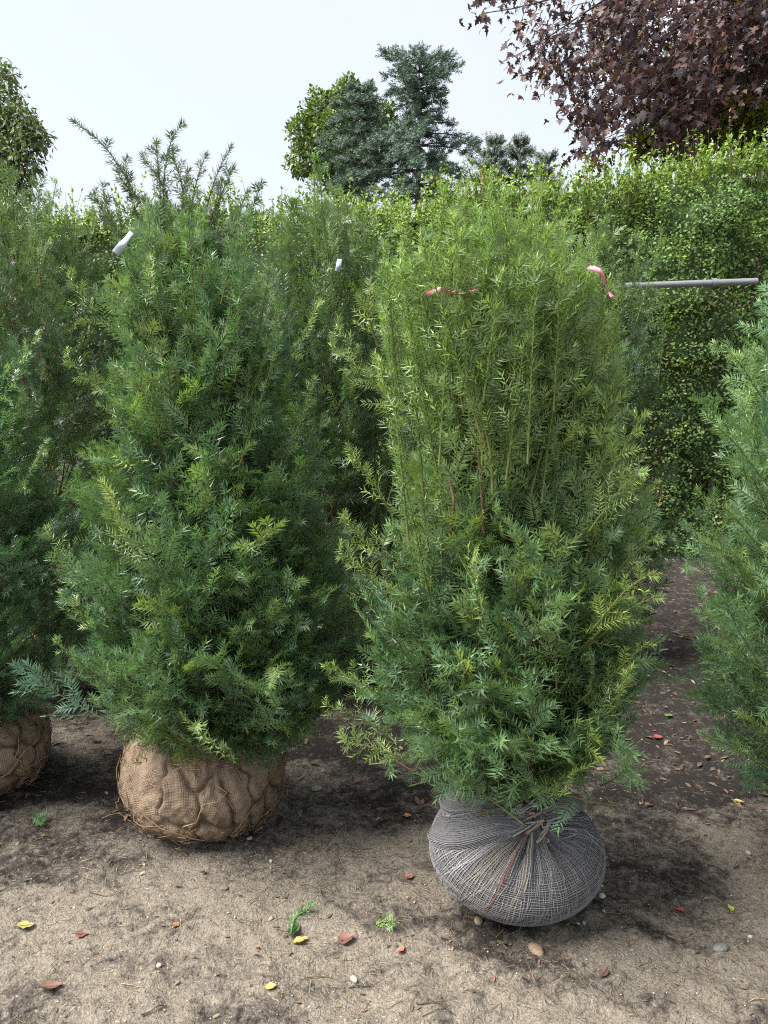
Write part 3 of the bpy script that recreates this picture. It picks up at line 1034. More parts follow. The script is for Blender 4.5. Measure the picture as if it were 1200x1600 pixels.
# the row behind
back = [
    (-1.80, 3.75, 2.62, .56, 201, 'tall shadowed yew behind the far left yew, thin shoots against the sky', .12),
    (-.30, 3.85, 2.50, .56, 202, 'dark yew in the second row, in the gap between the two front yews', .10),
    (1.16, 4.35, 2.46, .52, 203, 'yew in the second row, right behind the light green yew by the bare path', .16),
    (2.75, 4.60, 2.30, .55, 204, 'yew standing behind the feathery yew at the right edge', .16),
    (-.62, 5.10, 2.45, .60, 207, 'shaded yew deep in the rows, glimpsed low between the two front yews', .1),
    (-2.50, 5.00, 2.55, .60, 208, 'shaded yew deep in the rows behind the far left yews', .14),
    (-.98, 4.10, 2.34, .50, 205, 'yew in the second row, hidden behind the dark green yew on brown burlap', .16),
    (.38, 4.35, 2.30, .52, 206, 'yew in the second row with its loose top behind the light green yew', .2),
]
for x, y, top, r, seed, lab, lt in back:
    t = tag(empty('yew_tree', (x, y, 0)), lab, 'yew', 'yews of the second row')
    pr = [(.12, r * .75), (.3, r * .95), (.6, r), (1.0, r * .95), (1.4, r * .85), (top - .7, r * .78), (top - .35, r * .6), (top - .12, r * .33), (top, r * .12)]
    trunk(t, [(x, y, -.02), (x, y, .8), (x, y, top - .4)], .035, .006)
    g = yew_crown(t, seed, x, y, pr, {201: 340, 202: 500}.get(seed, 240), MIDD, nside=9, side_len=.13, young=.03, pal=(DARK * .7, MID * .45, BLUE * .52), light=lambda h, lt=lt: lt * .3 + .55 * np.clip((h - .72) / .28, 0, 1), length=(.25, .45), facing=.8, upright=.4)  # needle palette darkened: paints in the shade cast by the front rows
    for k in range(9 if seed in (201, 202, 206) else 4):
        sx, sy = x + g.uniform(-.42, .42), y + g.uniform(-.35, .1)
        zt = top - 1.1 * abs(sx - x) ** 1.5 + g.uniform(-.05, .16)
        dx = (sx - x) * .35 + g.normal(0, .04)
        shoot(t, g, [(sx - dx, sy, zt - .45), (sx - dx * .4, sy, zt - .2), (sx, sy, zt)], (20, .026, .004), OLIVE * .7, OLIVE, nside=8, side_len=.08)

# ------------------------------------------------------------------ leaf cards with real shape
LANCE = (np.array([[0, 0, 0], [.28, .17, .03], [.65, .16, .02], [1, 0, -.06], [.65, -.16, .02], [.28, -.17, .03]]), [[0, 3, 2, 1], [0, 5, 4, 3]])
DIAM = (np.array([[0, 0, 0], [.5, .29, .05], [1, 0, -.05], [.5, -.29, .05]]), [[0, 3, 2, 1]])
OVAL = (np.array([[0, 0, 0], [.35, .26, .05], [.8, .2, .03], [1, 0, -.05], [.8, -.2, .03], [.35, -.26, .05]]), [[0, 3, 2, 1], [0, 5, 4, 3]])
_ml = [(0, 0), (-.10, .20), (.12, .24), (.10, .44), (.24, .64), (.30, .34), (.42, .20), (.58, .40), (.66, .17), (.80, .14), (1.0, 0)]
_pts = [(x, y) for x, y in _ml] + [(x, -y) for x, y in reversed(_ml[1:-1])]
MAPLE_V = np.array([[.36, 0, .0]] + [[x, y, -.10 * ((x - .36) ** 2 + y * y) * 2.0 + .04 * abs(y)] for x, y in _pts])
MAPLE = (MAPLE_V, [[0, 1 + (k + 1) % len(_pts), 1 + k] for k in range(len(_pts))])


def leaf_batch(mb, tmpl, P, D, Nn, size, col):
    V, F = tmpl
    S = len(P)
    D = nrm(D)
    Nn = nrm(Nn - D * np.sum(Nn * D, -1, keepdims=True))
    sd = np.cross(Nn, D)
    v = P[:, None] + size[:, None, None] * (V[None, :, 0:1] * D[:, None] + V[None, :, 1:2] * sd[:, None] + V[None, :, 2:3] * Nn[:, None])
    F = np.array(F)
    f = (F[None] + (np.arange(S) * len(V))[:, None, None]).reshape(-1, F.shape[1])
    mb.add(v.reshape(-1, 3), f[:, ::-1], np.repeat(col, len(V), axis=0))


# ------------------------------------------------------------------ clipped hedge behind
g = np.random.default_rng(301)
HX0, HX1, HY, HTOP = -4.2, 5.6, 6.75, 3.30
hedge = tag(empty('box_hedge', (.7, HY + .5, 0)), 'tall clipped small leaved hedge running behind the yews with yellow green top growth', 'hedge')


def hfront(x, z):
    return HY - .16 * np.clip((x - 1.5) / 2.5, 0, 1) + .55 * (fbm(x * 1.1 + 20, z * 1.3, 40, 3) - .5) + .30 * (fbm(x * 5 + 20, z * 6, 41, 2) - .5) + .30 * np.clip((z - 2.9) / .5, 0, 1) ** 2


def htop(x):
    return HTOP - .12 + .11 * np.clip(x, -3, 4) * .5 + .085 * np.clip(x - 1.4, 0, 3) + .28 * (fbm(x * 2.0 + 50, x * 0, 44, 3) - .5) + .10 * (fbm(x * 9 + 50, x * 0, 45, 2) - .5)


mbh, mbt = MB(), MB()
n = 125000
x = np.where(g.random(n) < .8, g.uniform(-.6, 4.6, n), g.uniform(HX0, 0, n))
z = np.where(g.random(n) < .25, g.uniform(2.6, 4.1, n), g.uniform(.05, 3.8, n))
ok = z < htop(x)
x, z = x[ok], z[ok]
n = len(x)
dep = np.abs(g.normal(0, .10, n))
y = hfront(x, z) + dep
P = np.stack([x, y, z], 1)
Nn = np.array([0, -.6, .7]) + g.normal(0, .42, (n, 3))
D = np.array([0, -.55, .15]) + g.normal(0, .8, (n, 3))
clump = fbm(x * 4, z * 4, 61, 3)
topf = np.clip((z - htop(x) + .55) / .5, 0, 1)
yel = np.clip(topf * .42 + 1.0 * (clump - .52) + g.normal(0, .08, n), 0, 1)[:, None]
c = np.array([.100, .170, .060]) * (1 - yel) + np.array([.25, .33, .048]) * yel
dry = (fbm(x * 2.5 + 7, z * 1.2, 71, 3) > .60) & (g.random(n) < .35) & (z < 2.4)
c = np.where(dry[:, None], np.array([.17, .12, .065]), c) * g.uniform(.8, 1.15, (n, 1))
leaf_batch(mbh, DIAM, P, D, Nn, g.uniform(.022, .042, n), c)
# top growth: little upright shoots with leaves all round
ns = 1900
sx = g.uniform(-3.6, 4.7, ns)
sy = HY + g.uniform(.0, .9, ns)
sz = htop(sx) - .12
sl = np.abs(g.normal(.16, .10, ns)) + .08
sd = nrm(np.array([0, 0, 1.0]) + g.normal(0, .25, (ns, 3)))
nl = 18
t = g.uniform(0.0, 1, (ns, nl))
P = np.stack([sx, sy, sz], 1)[:, None] + sd[:, None] * (sl[:, None] * t)[..., None]
D = g.normal(0, 1, (ns, nl, 3)) + np.array([0, -.2, .6])
Nn = np.array([0, -.4, .8]) + g.normal(0, .5, (ns, nl, 3))
yy = np.clip(g.normal(.45, .25, (ns, 1, 1)) + .25 * (t[..., None] - .5), 0, 1)
c = np.array([.085, .150, .045]) * (1 - yy) + np.array([.22, .30, .045]) * yy
c = np.where((g.random((ns, 1, 1)) < .012), np.array([.24, .14, .045]), c) * g.uniform(.75, 1.2, (ns, nl, 1))
leaf_batch(mbh, DIAM, P.reshape(-1, 3), D.reshape(-1, 3), Nn.reshape(-1, 3), g.uniform(.026, .046, ns * nl), c.reshape(-1, 3))
PT = np.stack([np.stack([sx, sy, sz - .1], 1), np.stack([sx, sy, sz], 1) + sd * sl[:, None]], 1)
many_tubes(mbt, PT, np.tile([.003, .001], (ns, 1)), np.tile([.12, .16, .05], (ns, 1)), 3)
# inner twigs, a dense thicket
nt2 = 2600
tx, tz = g.uniform(HX0, HX1, nt2), g.uniform(0, 2.4, nt2)
ty = hfront(tx, tz) + g.uniform(.10, .45, nt2)
td = np.array([0, -.3, .7]) + g.normal(0, .5, (nt2, 3))
PT = np.stack([np.stack([tx, ty, tz], 1), np.stack([tx, ty, tz], 1) + td * .35], 1)
many_tubes(mbt, PT, np.tile([.006, .002], (nt2, 1)), np.tile([.08, .06, .045], (nt2, 1)), 3)
o = hedge.location
F = mbh.build('foliage', M_BOX, hedge)
Tw = mbt.build('twigs', M_BARK, hedge)
# the packed heart of the hedge
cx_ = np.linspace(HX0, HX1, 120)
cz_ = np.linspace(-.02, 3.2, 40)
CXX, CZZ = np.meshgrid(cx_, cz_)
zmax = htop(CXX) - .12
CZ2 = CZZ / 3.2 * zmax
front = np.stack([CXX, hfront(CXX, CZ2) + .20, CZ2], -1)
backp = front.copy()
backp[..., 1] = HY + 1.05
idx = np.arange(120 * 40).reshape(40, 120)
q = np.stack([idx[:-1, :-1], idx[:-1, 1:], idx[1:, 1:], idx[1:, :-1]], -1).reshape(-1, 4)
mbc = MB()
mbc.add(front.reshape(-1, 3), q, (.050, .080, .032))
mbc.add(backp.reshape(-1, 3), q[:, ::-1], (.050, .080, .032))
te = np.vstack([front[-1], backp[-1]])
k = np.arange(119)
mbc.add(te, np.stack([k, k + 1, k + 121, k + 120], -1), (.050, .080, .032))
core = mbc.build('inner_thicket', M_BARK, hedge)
for ob in (F, Tw, core):
    ob['kind'] = 'stuff'
    ob.location = (-o[0], -o[1], -o[2])

# ------------------------------------------------------------------ pipe in front of the hedge
pa, pb_ = at(1005, 446, 6.42), at(1196, 439, 6.42)
dirp = (pb_ - pa)
pA, pB = pa - dirp * .34, pb_ - dirp * .07
pipe = tag(empty('pipe_rail', ((pA[0] + pB[0]) / 2, 6.42, 0)), 'grey metal pipe rail across the hedge above the bare path', 'pipe')
mb = MB()
v, q = tube(np.linspace(pA, pB, 8), .027, 16)
mb.add(v, q, (.4, .4, .4))
ob = mb.build('rail', M_PIPE, pipe, smooth=True)
ob.location = (-pipe.location[0], -pipe.location[1], 0)
for f in (.12, .985):
    p = pA + (pB - pA) * f
    mb = MB()
    v, q = tube(np.array([[p[0], p[1] + .50, -.05], [p[0], p[1] + .50, p[2] * .5], [p[0], p[1] + .50, p[2] + .04]]), .028, 12)
    mb.add(v, q, (.4, .4, .4))
    v, q = tube(np.array([[p[0], p[1] + .48, p[2]], [p[0], p[1] + .02, p[2]]]), .018, 10)
    mb.add(v, q, (.4, .4, .4))
    ob = mb.build('post', M_PIPE, pipe, smooth=True)
    ob.location = (-pipe.location[0], -pipe.location[1], 0)
p = at(1115, 442, 6.42)
mb = MB()
v, q = tube(np.array([p - nrm(dirp) * .02, p + nrm(dirp) * .02]), .036, 16)
mb.add(v, q, (.3, .3, .3))
ob = mb.build('pipe_joint', M_PIPE, pipe, smooth=True)
ob.location = (-pipe.location[0], -pipe.location[1], 0)

# ------------------------------------------------------------------ copper maple
g = np.random.default_rng(401)
MX, MY = 6.2, 10.0
maple = tag(empty('copper_maple', (MX, MY, 0)), 'purple leaved maple hanging in from the top right corner', 'tree')
POLY = np.array([(728, -60), (735, 8), (775, 18), (790, 45), (772, 70), (800, 80), (778, 118), (800, 128), (835, 100), (850, 140), (865, 155), (888, 130), (905, 160), (900, 205), (915, 245),
                 (935, 252), (962, 200), (985, 175), (1005, 165), (1022, 200), (1045, 248), (1070, 235), (1085, 200), (1120, 170), (1150, 130), (1200, 150), (1330, 190), (1330, -60)], float)


def inside(u, v, poly):
    r = np.zeros(len(u), bool)
    j = len(poly) - 1
    for i in range(len(poly)):
        xi, yi, xj, yj = *poly[i], *poly[j]
        r ^= ((yi > v) != (yj > v)) & (u < (xj - xi) * (v - yi) / (yj - yi + 1e-9) + xi)
        j = i
    return r


u = g.uniform(728, 1330, 2600)
v = g.uniform(-60, 256, 2600)
ok = inside(u, v, POLY)
left = np.clip((u - 760) / 220, .22, 1)
ok &= g.random(len(u)) < left * .75
ok &= vnoise(u / 38, v / 34, 77) > np.clip(.56 - (u - 760) / 900, .30, .56)
u, v = u[ok], v[ok]
Yc = g.uniform(7.5, 9.6, len(u))
cl = np.array([at(a_, b_, c_) for a_, b_, c_ in zip(u, v, Yc)])
nlf = 13
S = len(cl)
P = cl[:, None] + g.normal(0, 1, (S, nlf, 3)) * np.array([.12, .16, .13])
D = nrm(np.array([-.15, -.25, -.9]) + g.normal(0, .5, (S, nlf, 3)))
Nn = nrm(np.array([-.25, -.6, .45]) + g.normal(0, .75, (S, nlf, 3)))
red = np.clip(g.normal(.18, .28, (S, 1, 1)) + g.normal(0, .12, (S, nlf, 1)), 0, 1)
red = np.where((Yc[:, None, None] > 8.6), red + .15, red)
c = np.array([.030, .019, .024]) * (1 - red) + np.array([.095, .036, .022]) * red
oliv = g.random((S, nlf, 1)) < .02
c = np.where(oliv, np.array([.13, .12, .03]), c) * g.uniform(.7, 1.35, (S, nlf, 1))
size = g.uniform(.055, .105, (S, nlf))
P, D, Nn, c, size = P.reshape(-1, 3), D.reshape(-1, 3), Nn.reshape(-1, 3), c.reshape(-1, 3), size.ravel()
# the nearest leaves are single parts, the rest is one mass
uu = 600 + FPX * P[:, 0] / (P[:, 1] * CP - (P[:, 2] - CAM_H) * SP)
vv_ = 800 - FPX * (P[:, 1] * SP + (P[:, 2] - CAM_H) * CP) / (P[:, 1] * CP - (P[:, 2] - CAM_H) * SP)
score = P[:, 1] - size * 8 + np.where((uu < 1200) & (vv_ > 0), 0, 50)
order = np.argsort(score)
sel, rest = order[:300], order[300:]
mbm = MB()
for k3, (sq, cu) in enumerate(((1.0, 1.0), (.75, 3.5), (.9, -2.0), (.6, 5.0))):
    Vk = MAPLE[0] * np.array([1, sq, cu])
    Vk[:, 2] += .18 * (1 - sq) * np.abs(Vk[:, 1]) * 3
    rk = rest[k3::4]
    leaf_batch(mbm, (Vk, MAPLE[1]), P[rk], D[rk], Nn[rk], size[rk], c[rk])
fo = mbm.build('foliage', M_MAPLE, maple)
fo['kind'] = 'stuff'
fo.location = (-MX, -MY, 0)
tones = [(.034, .021, .027), (.046, .025, .028), (.072, .032, .025), (.025, .017, .022), (.10, .038, .022)]
leaf_me = []
for k, tn in enumerate(tones):
    mt = MB()
    Vv = MAPLE[0].copy()
    Vv[:, 2] *= (1, 3.5, -2, 5, 2)[k]
    Vv[:, 1] *= (1, .8, .9, .65, .75)[k]
    mt.add(Vv, np.array(MAPLE[1]), tn)
    me = mt.mesh('maple_leaf')
    me.materials.append(M_MAPLE)
    leaf_me.append(me)
from mathutils import Matrix
for i in sel:
    d = nrm(D[i])
    n_ = nrm(Nn[i] - d * np.dot(Nn[i], d))
    s_ = np.cross(n_, d)
    ob = bpy.data.objects.new('leaf', leaf_me[int(np.argmin([abs(c[i][0] - t_[0]) for t_ in tones]))])
    scene.collection.objects.link(ob)
    ob.parent = maple
    M4 = Matrix(((d[0], s_[0], n_[0], P[i][0] - MX), (d[1], s_[1], n_[1], P[i][1] - MY), (d[2], s_[2], n_[2], P[i][2]), (0, 0, 0, 1)))
    ob.matrix_local = M4 @ Matrix.Scale(float(size[i]), 4)
# limbs and twigs
mbb = MB()
vt, qt = tube(spline([(MX, MY, -.1), (MX, MY - .05, 1.5), (MX - .1, MY, 3), (MX - .2, MY, 5), (MX - .3, MY - .2, 7)], 24), np.linspace(.24, .09, 24), 12)
mbtr = MB()
mbtr.add(vt, qt, (.09, .075, .06))
tr = mbtr.build('trunk', M_BARK, maple, smooth=True)
tr.location = (-MX, -MY, 0)
for tip in ((760, 20, 8.0), (800, 90, 8.2), (900, 150, 8.4), (930, 210, 8.0), (1030, 60, 7.8), (1050, 200, 8.6), (1150, 60, 8.2), (1000, 10, 8.8), (870, 40, 8.8), (1170, 140, 9)):
    e = at(*tip)
    s0 = np.array([MX - .2, MY, g.uniform(3.6, 5.6)])
    md = s0 * .45 + e * .55 + np.array([0, 0, .9])
    v, q = tube(spline([s0, md, e], 18), np.linspace(.030, .004, 18), 6)
    mbb.add(v, q, (.055, .045, .042))
for k in range(0, S, 1):
    e = cl[k]
    s0 = e + np.array([g.uniform(.1, .5), g.uniform(-.1, .3), g.uniform(.1, .35)])
    v, q = tube(np.array([s0, (s0 + e) / 2 + [0, 0, .05], e + [0, 0, -.05]]), [.005, .004, .002], 3)
    mbb.add(v, q, (.055, .04, .04))
br = mbb.build('branches', M_BARK, maple)
br['kind'] = 'stuff'
br.location = (-MX, -MY, 0)


# ------------------------------------------------------------------ other trees
def leafy_tree(name, label, base, trunk_top, blobs, nleaf, tmpl, size, cols, seed, tr_r=.08, droop=0.0, mat=M_TREE, extra_trunk=None, group=None):
    g = np.random.default_rng(seed)
    root = tag(empty(name, base), label, 'tree', group)
    off = -np.array(base)
    mb = MB()
    pts = spline([base, np.array(base) * .5 + np.array(trunk_top) * .5 + g.normal(0, .05, 3), trunk_top], 14)
    v, q = tube(pts, np.linspace(tr_r, tr_r * .3, 14), 8)
    mb.add(v, q, (.10, .085, .06))
    ob = mb.build('trunk', M_BARK, root, smooth=True)
    ob.location = off
    mf, mt = MB(), MB()
    vol = np.array([b_[3] ** 2 for b_ in blobs])
    for (bx, by, bz_, br_, *rest_), w in zip(blobs, vol / vol.sum()):
        n = int(nleaf * w)
        d = nrm(g.normal(0, 1, (n, 3)))
        rr = br_ * g.uniform(.25, 1, n) ** .4
        lum = .75 + .5 * (.5 + .5 * wob(d * 1.0, seed + int(bx * 7) % 50, 6))
        c0 = np.array([bx, by, bz_])
        P = c0 + d * (rr * lum)[:, None]
        D = nrm(d * .6 + g.normal(0, .7, (n, 3)) + np.array([0, 0, -droop]))
        Nn = nrm(d * .7 + np.array([0, 0, .7]) + g.normal(0, .4, (n, 3)))
        f = np.clip(g.normal(.5, .3, (n, 1)), 0, 1)
        c = np.array(cols[0]) * (1 - f) + np.array(cols[1]) * f
        leaf_batch(mf, tmpl, P, D, Nn, g.uniform(size * .7, size * 1.25, n), c * g.uniform(.8, 1.2, (n, 1)))
        j = pts[g.integers(7, 14)]
        v, q = tube(spline([j, (j + c0) / 2 + [0, 0, .1], c0], 8), np.linspace(tr_r * .3, .008, 8), 5)
        mt.add(v, q, (.09, .075, .055))
        m_ = max(3, n // 25)
        PT = np.stack([np.tile(c0, (m_, 1)), P[:m_]], 1)
        many_tubes(mt, PT, np.tile([.010, .003], (m_, 1)), np.tile([.09, .075, .055], (m_, 1)), 3)
    F = mf.build('crown', mat, root)
    B_ = mt.build('branches', M_BARK, root)
    for ob in (F, B_):
        ob['kind'] = 'stuff'
        ob.location = off
    return root


def blobs_px(lst):
    res = []
    for u, v, Y, rpx in lst:
        p = at(u, v, Y)
        d = p[1] * CP - (p[2] - CAM_H) * SP
        res.append((*p, rpx * d / FPX))
    return res


# round green tree behind the cedar
leafy_tree('broadleaf_tree', 'rounded mid green tree just left of and behind the spreading cedar', (-1.4, 20.5, 0), at(535, 210, 20.5),
           blobs_px([(545, 150, 20.5, 26), (505, 175, 20.5, 34), (560, 185, 20.8, 36), (480, 205, 20.3, 28), (520, 220, 20.0, 40), (575, 235, 20.5, 40), (480, 250, 20.2, 30), (540, 262, 20, 44), (600, 180, 20.8, 20)]),
           15000, OVAL, .105, [(.030, .062, .020), (.14, .20, .040)], 501, .18)
# pale tree at the left edge
leafy_tree('broadleaf_tree', 'loose leafy tree with drooping leaf tips at the upper left edge', (-5.7, 10.2, 0), at(-20, 180, 10.2),
           blobs_px([(-10, 150, 10.2, 48), (10, 200, 10.0, 50), (40, 195, 10.1, 28), (-30, 220, 10.3, 60), (30, 245, 9.9, 42), (0, 115, 10.2, 26), (60, 215, 10, 20), (-5, 290, 10, 60)]),
           6500, LANCE, .075, [(.050, .090, .040), (.16, .20, .07)], 502, .12, droop=.9)
# yellow green young tree under the maple
leafy_tree('young_tree', 'slender yellow green young tree beneath the purple maple', (at(1088, 240, 9.4)[0], 9.4, 0), at(1084, 165, 9.4),
           blobs_px([(1020, 200, 9.4, 30), (1060, 175, 9.6, 34), (1110, 195, 9.3, 40), (1160, 185, 9.4, 40), (1190, 215, 9.2, 40), (1000, 225, 9.5, 24), (1060, 225, 9.5, 30), (1130, 150, 9.8, 40), (1185, 150, 9.8, 44), (1010, 170, 9.6, 16), (940, 90, 9.8, 14), (1040, 120, 9.8, 26)]),
           4200, OVAL, .10, [(.09, .12, .022), (.23, .25, .03)], 503, .035)


def cedar(name, label, base, top, tiers, seed, tuft=.13, cols=((.034, .072, .046), (.080, .135, .088)), droop=.25, group=None):
    """conifer: tiered boughs carrying tufts of short needles"""
    g = np.random.default_rng(seed)
    root = tag(empty(name, base), label, 'tree', group)
    off = -np.array(base, float)
    mb = MB()
    pts = spline([base, np.array(base) * .5 + np.array(top) * .5, top], 20)
    v, q = tube(pts, np.linspace(.16, .012, 20), 8)
    mb.add(v, q, (.085, .075, .068))
    ob = mb.build('trunk', M_BARK, root, smooth=True)
    ob.location = off
    mf, mbr = MB(), MB()
    Ps, Ds = [], []
    for (z, ln, el) in tiers:
        nb = 7
        for k in range(nb):
            ph = 2 * np.pi * k / nb + g.uniform(-.3, .3) + z
            L_ = ln * g.uniform(.45, 1.25)
            f = (z - base[2]) / (top[2] - base[2])
            s0 = np.array(base) * (1 - f) + np.array(top) * f
            d = np.array([np.cos(ph) * np.cos(el), np.sin(ph) * np.cos(el), np.sin(el)])
            e = s0 + d * L_ + np.array([0, 0, -droop * L_ * .5])
            bp_ = spline([s0, s0 + d * L_ * .5, e], 10)
            v, q = tube(bp_, np.linspace(.022, .004, 10), 4)
            mbr.add(v, q, (.075, .065, .06))
            m_ = int(10 + 32 * L_)
            t = g.uniform(.12, 1, m_) ** .8
            P = np.stack([np.interp(t, np.linspace(0, 1, 10), bp_[:, j]) for j in range(3)], 1)
            side = nrm(np.cross(d, [0, 0, 1.0]))
            w = .14 * L_ * (1.1 - t) + .025
            P = P + side * (g.normal(0, .6, m_) * w)[:, None] + np.array([0, 0, 1.0]) * g.normal(-.02, .04, m_)[:, None]
            Ps.append(P)
            Ds.append(nrm(d + side * g.normal(0, .7, m_)[:, None] + np.array([0, 0, .2]) + g.normal(0, .3, (m_, 3))))
    P, D = np.concatenate(Ps), np.concatenate(Ds)
    S = len(P)
    C = np.array(cols[0]) + (np.array(cols[1]) - np.array(cols[0])) * np.clip(g.normal(.5, .3, (S, 1)), 0, 1)
    needles(mf, g, P, D, np.tile([0, 0, 1.0], (S, 1)) + g.normal(0, .3, (S, 3)), np.full(S, tuft) * g.uniform(.7, 1.4, S), C, np.zeros((S, 3)), 14, tuft * .6, tuft * .16, np.ones(S))
    F = mf.build('crown', M_CEDAR, root)
    B_ = mbr.build('branches', M_BARK, root)
    for ob in (F, B_):
        ob['kind'] = 'stuff'
        ob.location = off
    return root


t1 = at(655, 97, 17.0)
zs = lambda v, Y: at(600, v, Y)[2]
cedar('cedar_tree', 'blue grey cedar with a shaggy flat topped crown in tiers above the hedge', (t1[0], 17.0, 0), t1,
      [(zs(100, 17), .75, .35), (zs(112, 17), 1.0, .2), (zs(124, 17), 1.0, .05), (zs(138, 17), .8, 0), (zs(158, 17), .42, 0), (zs(178, 17), .42, 0), (zs(196, 17), .8, .05), (zs(210, 17), 1.1, 0), (zs(228, 17), 1.3, 0), (zs(246, 17), 1.4, -.05), (zs(266, 17), 1.4, -.05), (zs(288, 17), 1.4, -.05), (zs(306, 17), 1.4, -.05)], 511)
t2 = at(565, 138, 17.6)
cedar('cedar_tree', 'blue grey cedar with drooping boughs overlapping the rounded green tree', (t2[0], 17.6, 0), t2,
      [(zs(145, 17.6), .3, .5), (zs(165, 17.6), .55, .25), (zs(185, 17.6), .7, .05), (zs(205, 17.6), .85, 0), (zs(225, 17.6), 1.0, 0), (zs(250, 17.6), 1.1, -.05), (zs(275, 17.6), 1.1, -.05)], 512, droop=.5)
for i, (u, v, Y, lab) in enumerate(((775, 222, 15.0, 'thin conifer tip just right of the cedar, above the hedge'), (815, 222, 15.4, 'slim leaning conifer tip in the middle of the sky gap above the hedge'), (855, 248, 15.8, 'lowest thin conifer tip beside the purple maple'))):
    t = at(u, v, Y)
    cedar('cypress_tree', lab, (t[0] - .9, Y, 0), t, [(t[2] - .08 - .26 * k, .24 + .12 * k, .75) for k in range(4)], 520 + i, tuft=.10, cols=((.055, .085, .055), (.11, .145, .09)), droop=.35, group='conifer tips behind the hedge')

# ------------------------------------------------------------------ tapes and labels
def ribbon(name, label, pts, width, mat, group=None, wdir=(0, -.3, 1), cat='ribbon', nseg=20, twist=0.0, crinkle=0.0):
    p = spline(pts, nseg)
    c0 = p.mean(0)
    tan = nrm(np.gradient(p, axis=0))
    w = nrm(np.cross(tan, np.cross(np.array(wdir, float), tan)))
    a = np.linspace(0, twist, nseg)[:, None]
    w = np.cos(a) * w + np.sin(a) * np.cross(tan, w)
    nn = np.cross(tan, w)
    gr = np.random.default_rng(nseg + int(width * 1e4) + len(label))
    h = (width / 2) * (1 + crinkle * gr.normal(0, .16, nseg))[:, None]
    p = p + nn * (crinkle * gr.normal(0, width * .10, nseg))[:, None]
    a2 = (crinkle * np.sin(np.linspace(0, 9, nseg) + width * 300) * .55)[:, None]
    w, nn = np.cos(a2) * w + np.sin(a2) * nn, np.cos(a2) * nn - np.sin(a2) * w
    th = .0009
    ring = np.stack([p + w * h + nn * th, p - w * h + nn * th, p - w * h - nn * th, p + w * h - nn * th], 1)
    mb = MB()
    i = np.arange(nseg - 1)[:, None] * 4
    j = np.arange(4)[None]
    q = np.stack([i + j, i + (j + 1) % 4, i + 4 + (j + 1) % 4, i + 4 + j], -1).reshape(-1, 4)
    mb.add(ring.reshape(-1, 3), np.vstack([q, [[3, 2, 1, 0]], [[4 * nseg - 4, 4 * nseg - 3, 4 * nseg - 2, 4 * nseg - 1]]]), (1, 1, 1))
    return tag(mb.build(name, mat, None, origin=c0), label, cat, group)


Yr = BY - .34
ribbon('marker_tape', 'pink marker tape hanging loose at the right of the light green yew', [at(920, 418, Yr + .02), at(930, 420, Yr - .01), at(940, 428, Yr - .02), at(945, 445, Yr), at(951, 456, Yr + .01), at(957, 464, Yr)], .011, M_PINK, wdir=(.75, -.1, .65), twist=2.6, nseg=30, crinkle=.4)
Yr = BY - .26
ribbon('marker_tape', 'pink marker tape tied in a band across the upper light green yew', [at(662, 460, Yr + .05), at(676, 456, Yr - .01), at(690, 453, Yr - .04), at(706, 459, Yr + .02), at(722, 455, Yr - .04), at(734, 458, Yr + .02), at(746, 455, Yr - .03), at(758, 460, Yr + .04)], .012, M_PINK, wdir=(.2, -.2, 1), twist=.6, nseg=40, crinkle=.6)
Yl = AY - .36
ribbon('plant_label', 'white plastic label strip near the top left of the dark green yew', [at(180, 396, Yl), at(193, 380, Yl - .004), at(206, 363, Yl)], .021, M_WHITE, wdir=(.8, -.05, .6), cat='label')
ribbon('plant_label', 'small white label strip in the second row yew between the front yews', [at(527, 424, 3.35), at(529, 415, 3.34), at(531, 405, 3.35)], .022, M_WHITE, wdir=(1, -.1, .1), cat='label')

# ------------------------------------------------------------------ litter on the ground
_h = [(.0, .0), (.10, .16), (.24, .27), (.40, .30), (.56, .27), (.72, .19), (.86, .09), (1.0, 0)]
_o = _h + [(x_, -y_) for x_, y_ in reversed(_h[1:-1])]
BLADE = (np.array([[.45, 0, -.03]] + [[x_, y_, .06 * abs(y_) * 3] for x_, y_ in _o]), [[0, 1 + (k_ + 1) % len(_o), 1 + k_] for k_ in range(len(_o))])


def lay_leaf(name, label, u, v, size, col, rot, tmpl=BLADE, cat='fallen leaf', curl=1.6, tilt=.15, group='leaves fallen on the soil'):
    p = on_ground(u, v)
    p[2] = gh(p[0], p[1]) + .006
    V = tmpl[0].copy()
    V[:, 0] -= .5
    V[:, 2] = V[:, 2] * curl + .10 * curl * (V[:, 0] ** 2 + V[:, 1] ** 2) * 2
    mb = MB()
    g = np.random.default_rng(int(u * 7 + v))
    V = V + g.normal(0, .018, V.shape) * np.array([1, 1, 1.6])
    V[:, 1] *= g.uniform(.8, 1.35)
    V[:, 2] += .22 * g.uniform(-.3, 1) * (V[:, 0] * g.uniform(-1, 1) + V[:, 1]) ** 2
    cc = np.array(col) * g.uniform(.75, 1.2, (len(V), 1))
    F = np.array(tmpl[1])[:, ::-1]
    top = V * size * .9
    mb.add(top, F, cc)
    # midrib
    vv, qq = tube(np.array([[-.62 * size, 0, .004], [0, 0, .0022], [.45 * size, 0, .004]]), [.0012, .0009, .0004], 4)
    mb.add(vv, qq, np.array(col) * .7)
    ob = mb.build(name, M_LITTER, None)
    ob.location = [float(k) for k in p]
    ob.rotation_euler = (g.normal(0, tilt), g.normal(0, tilt), R(rot))
    return tag(ob, label, cat, group)


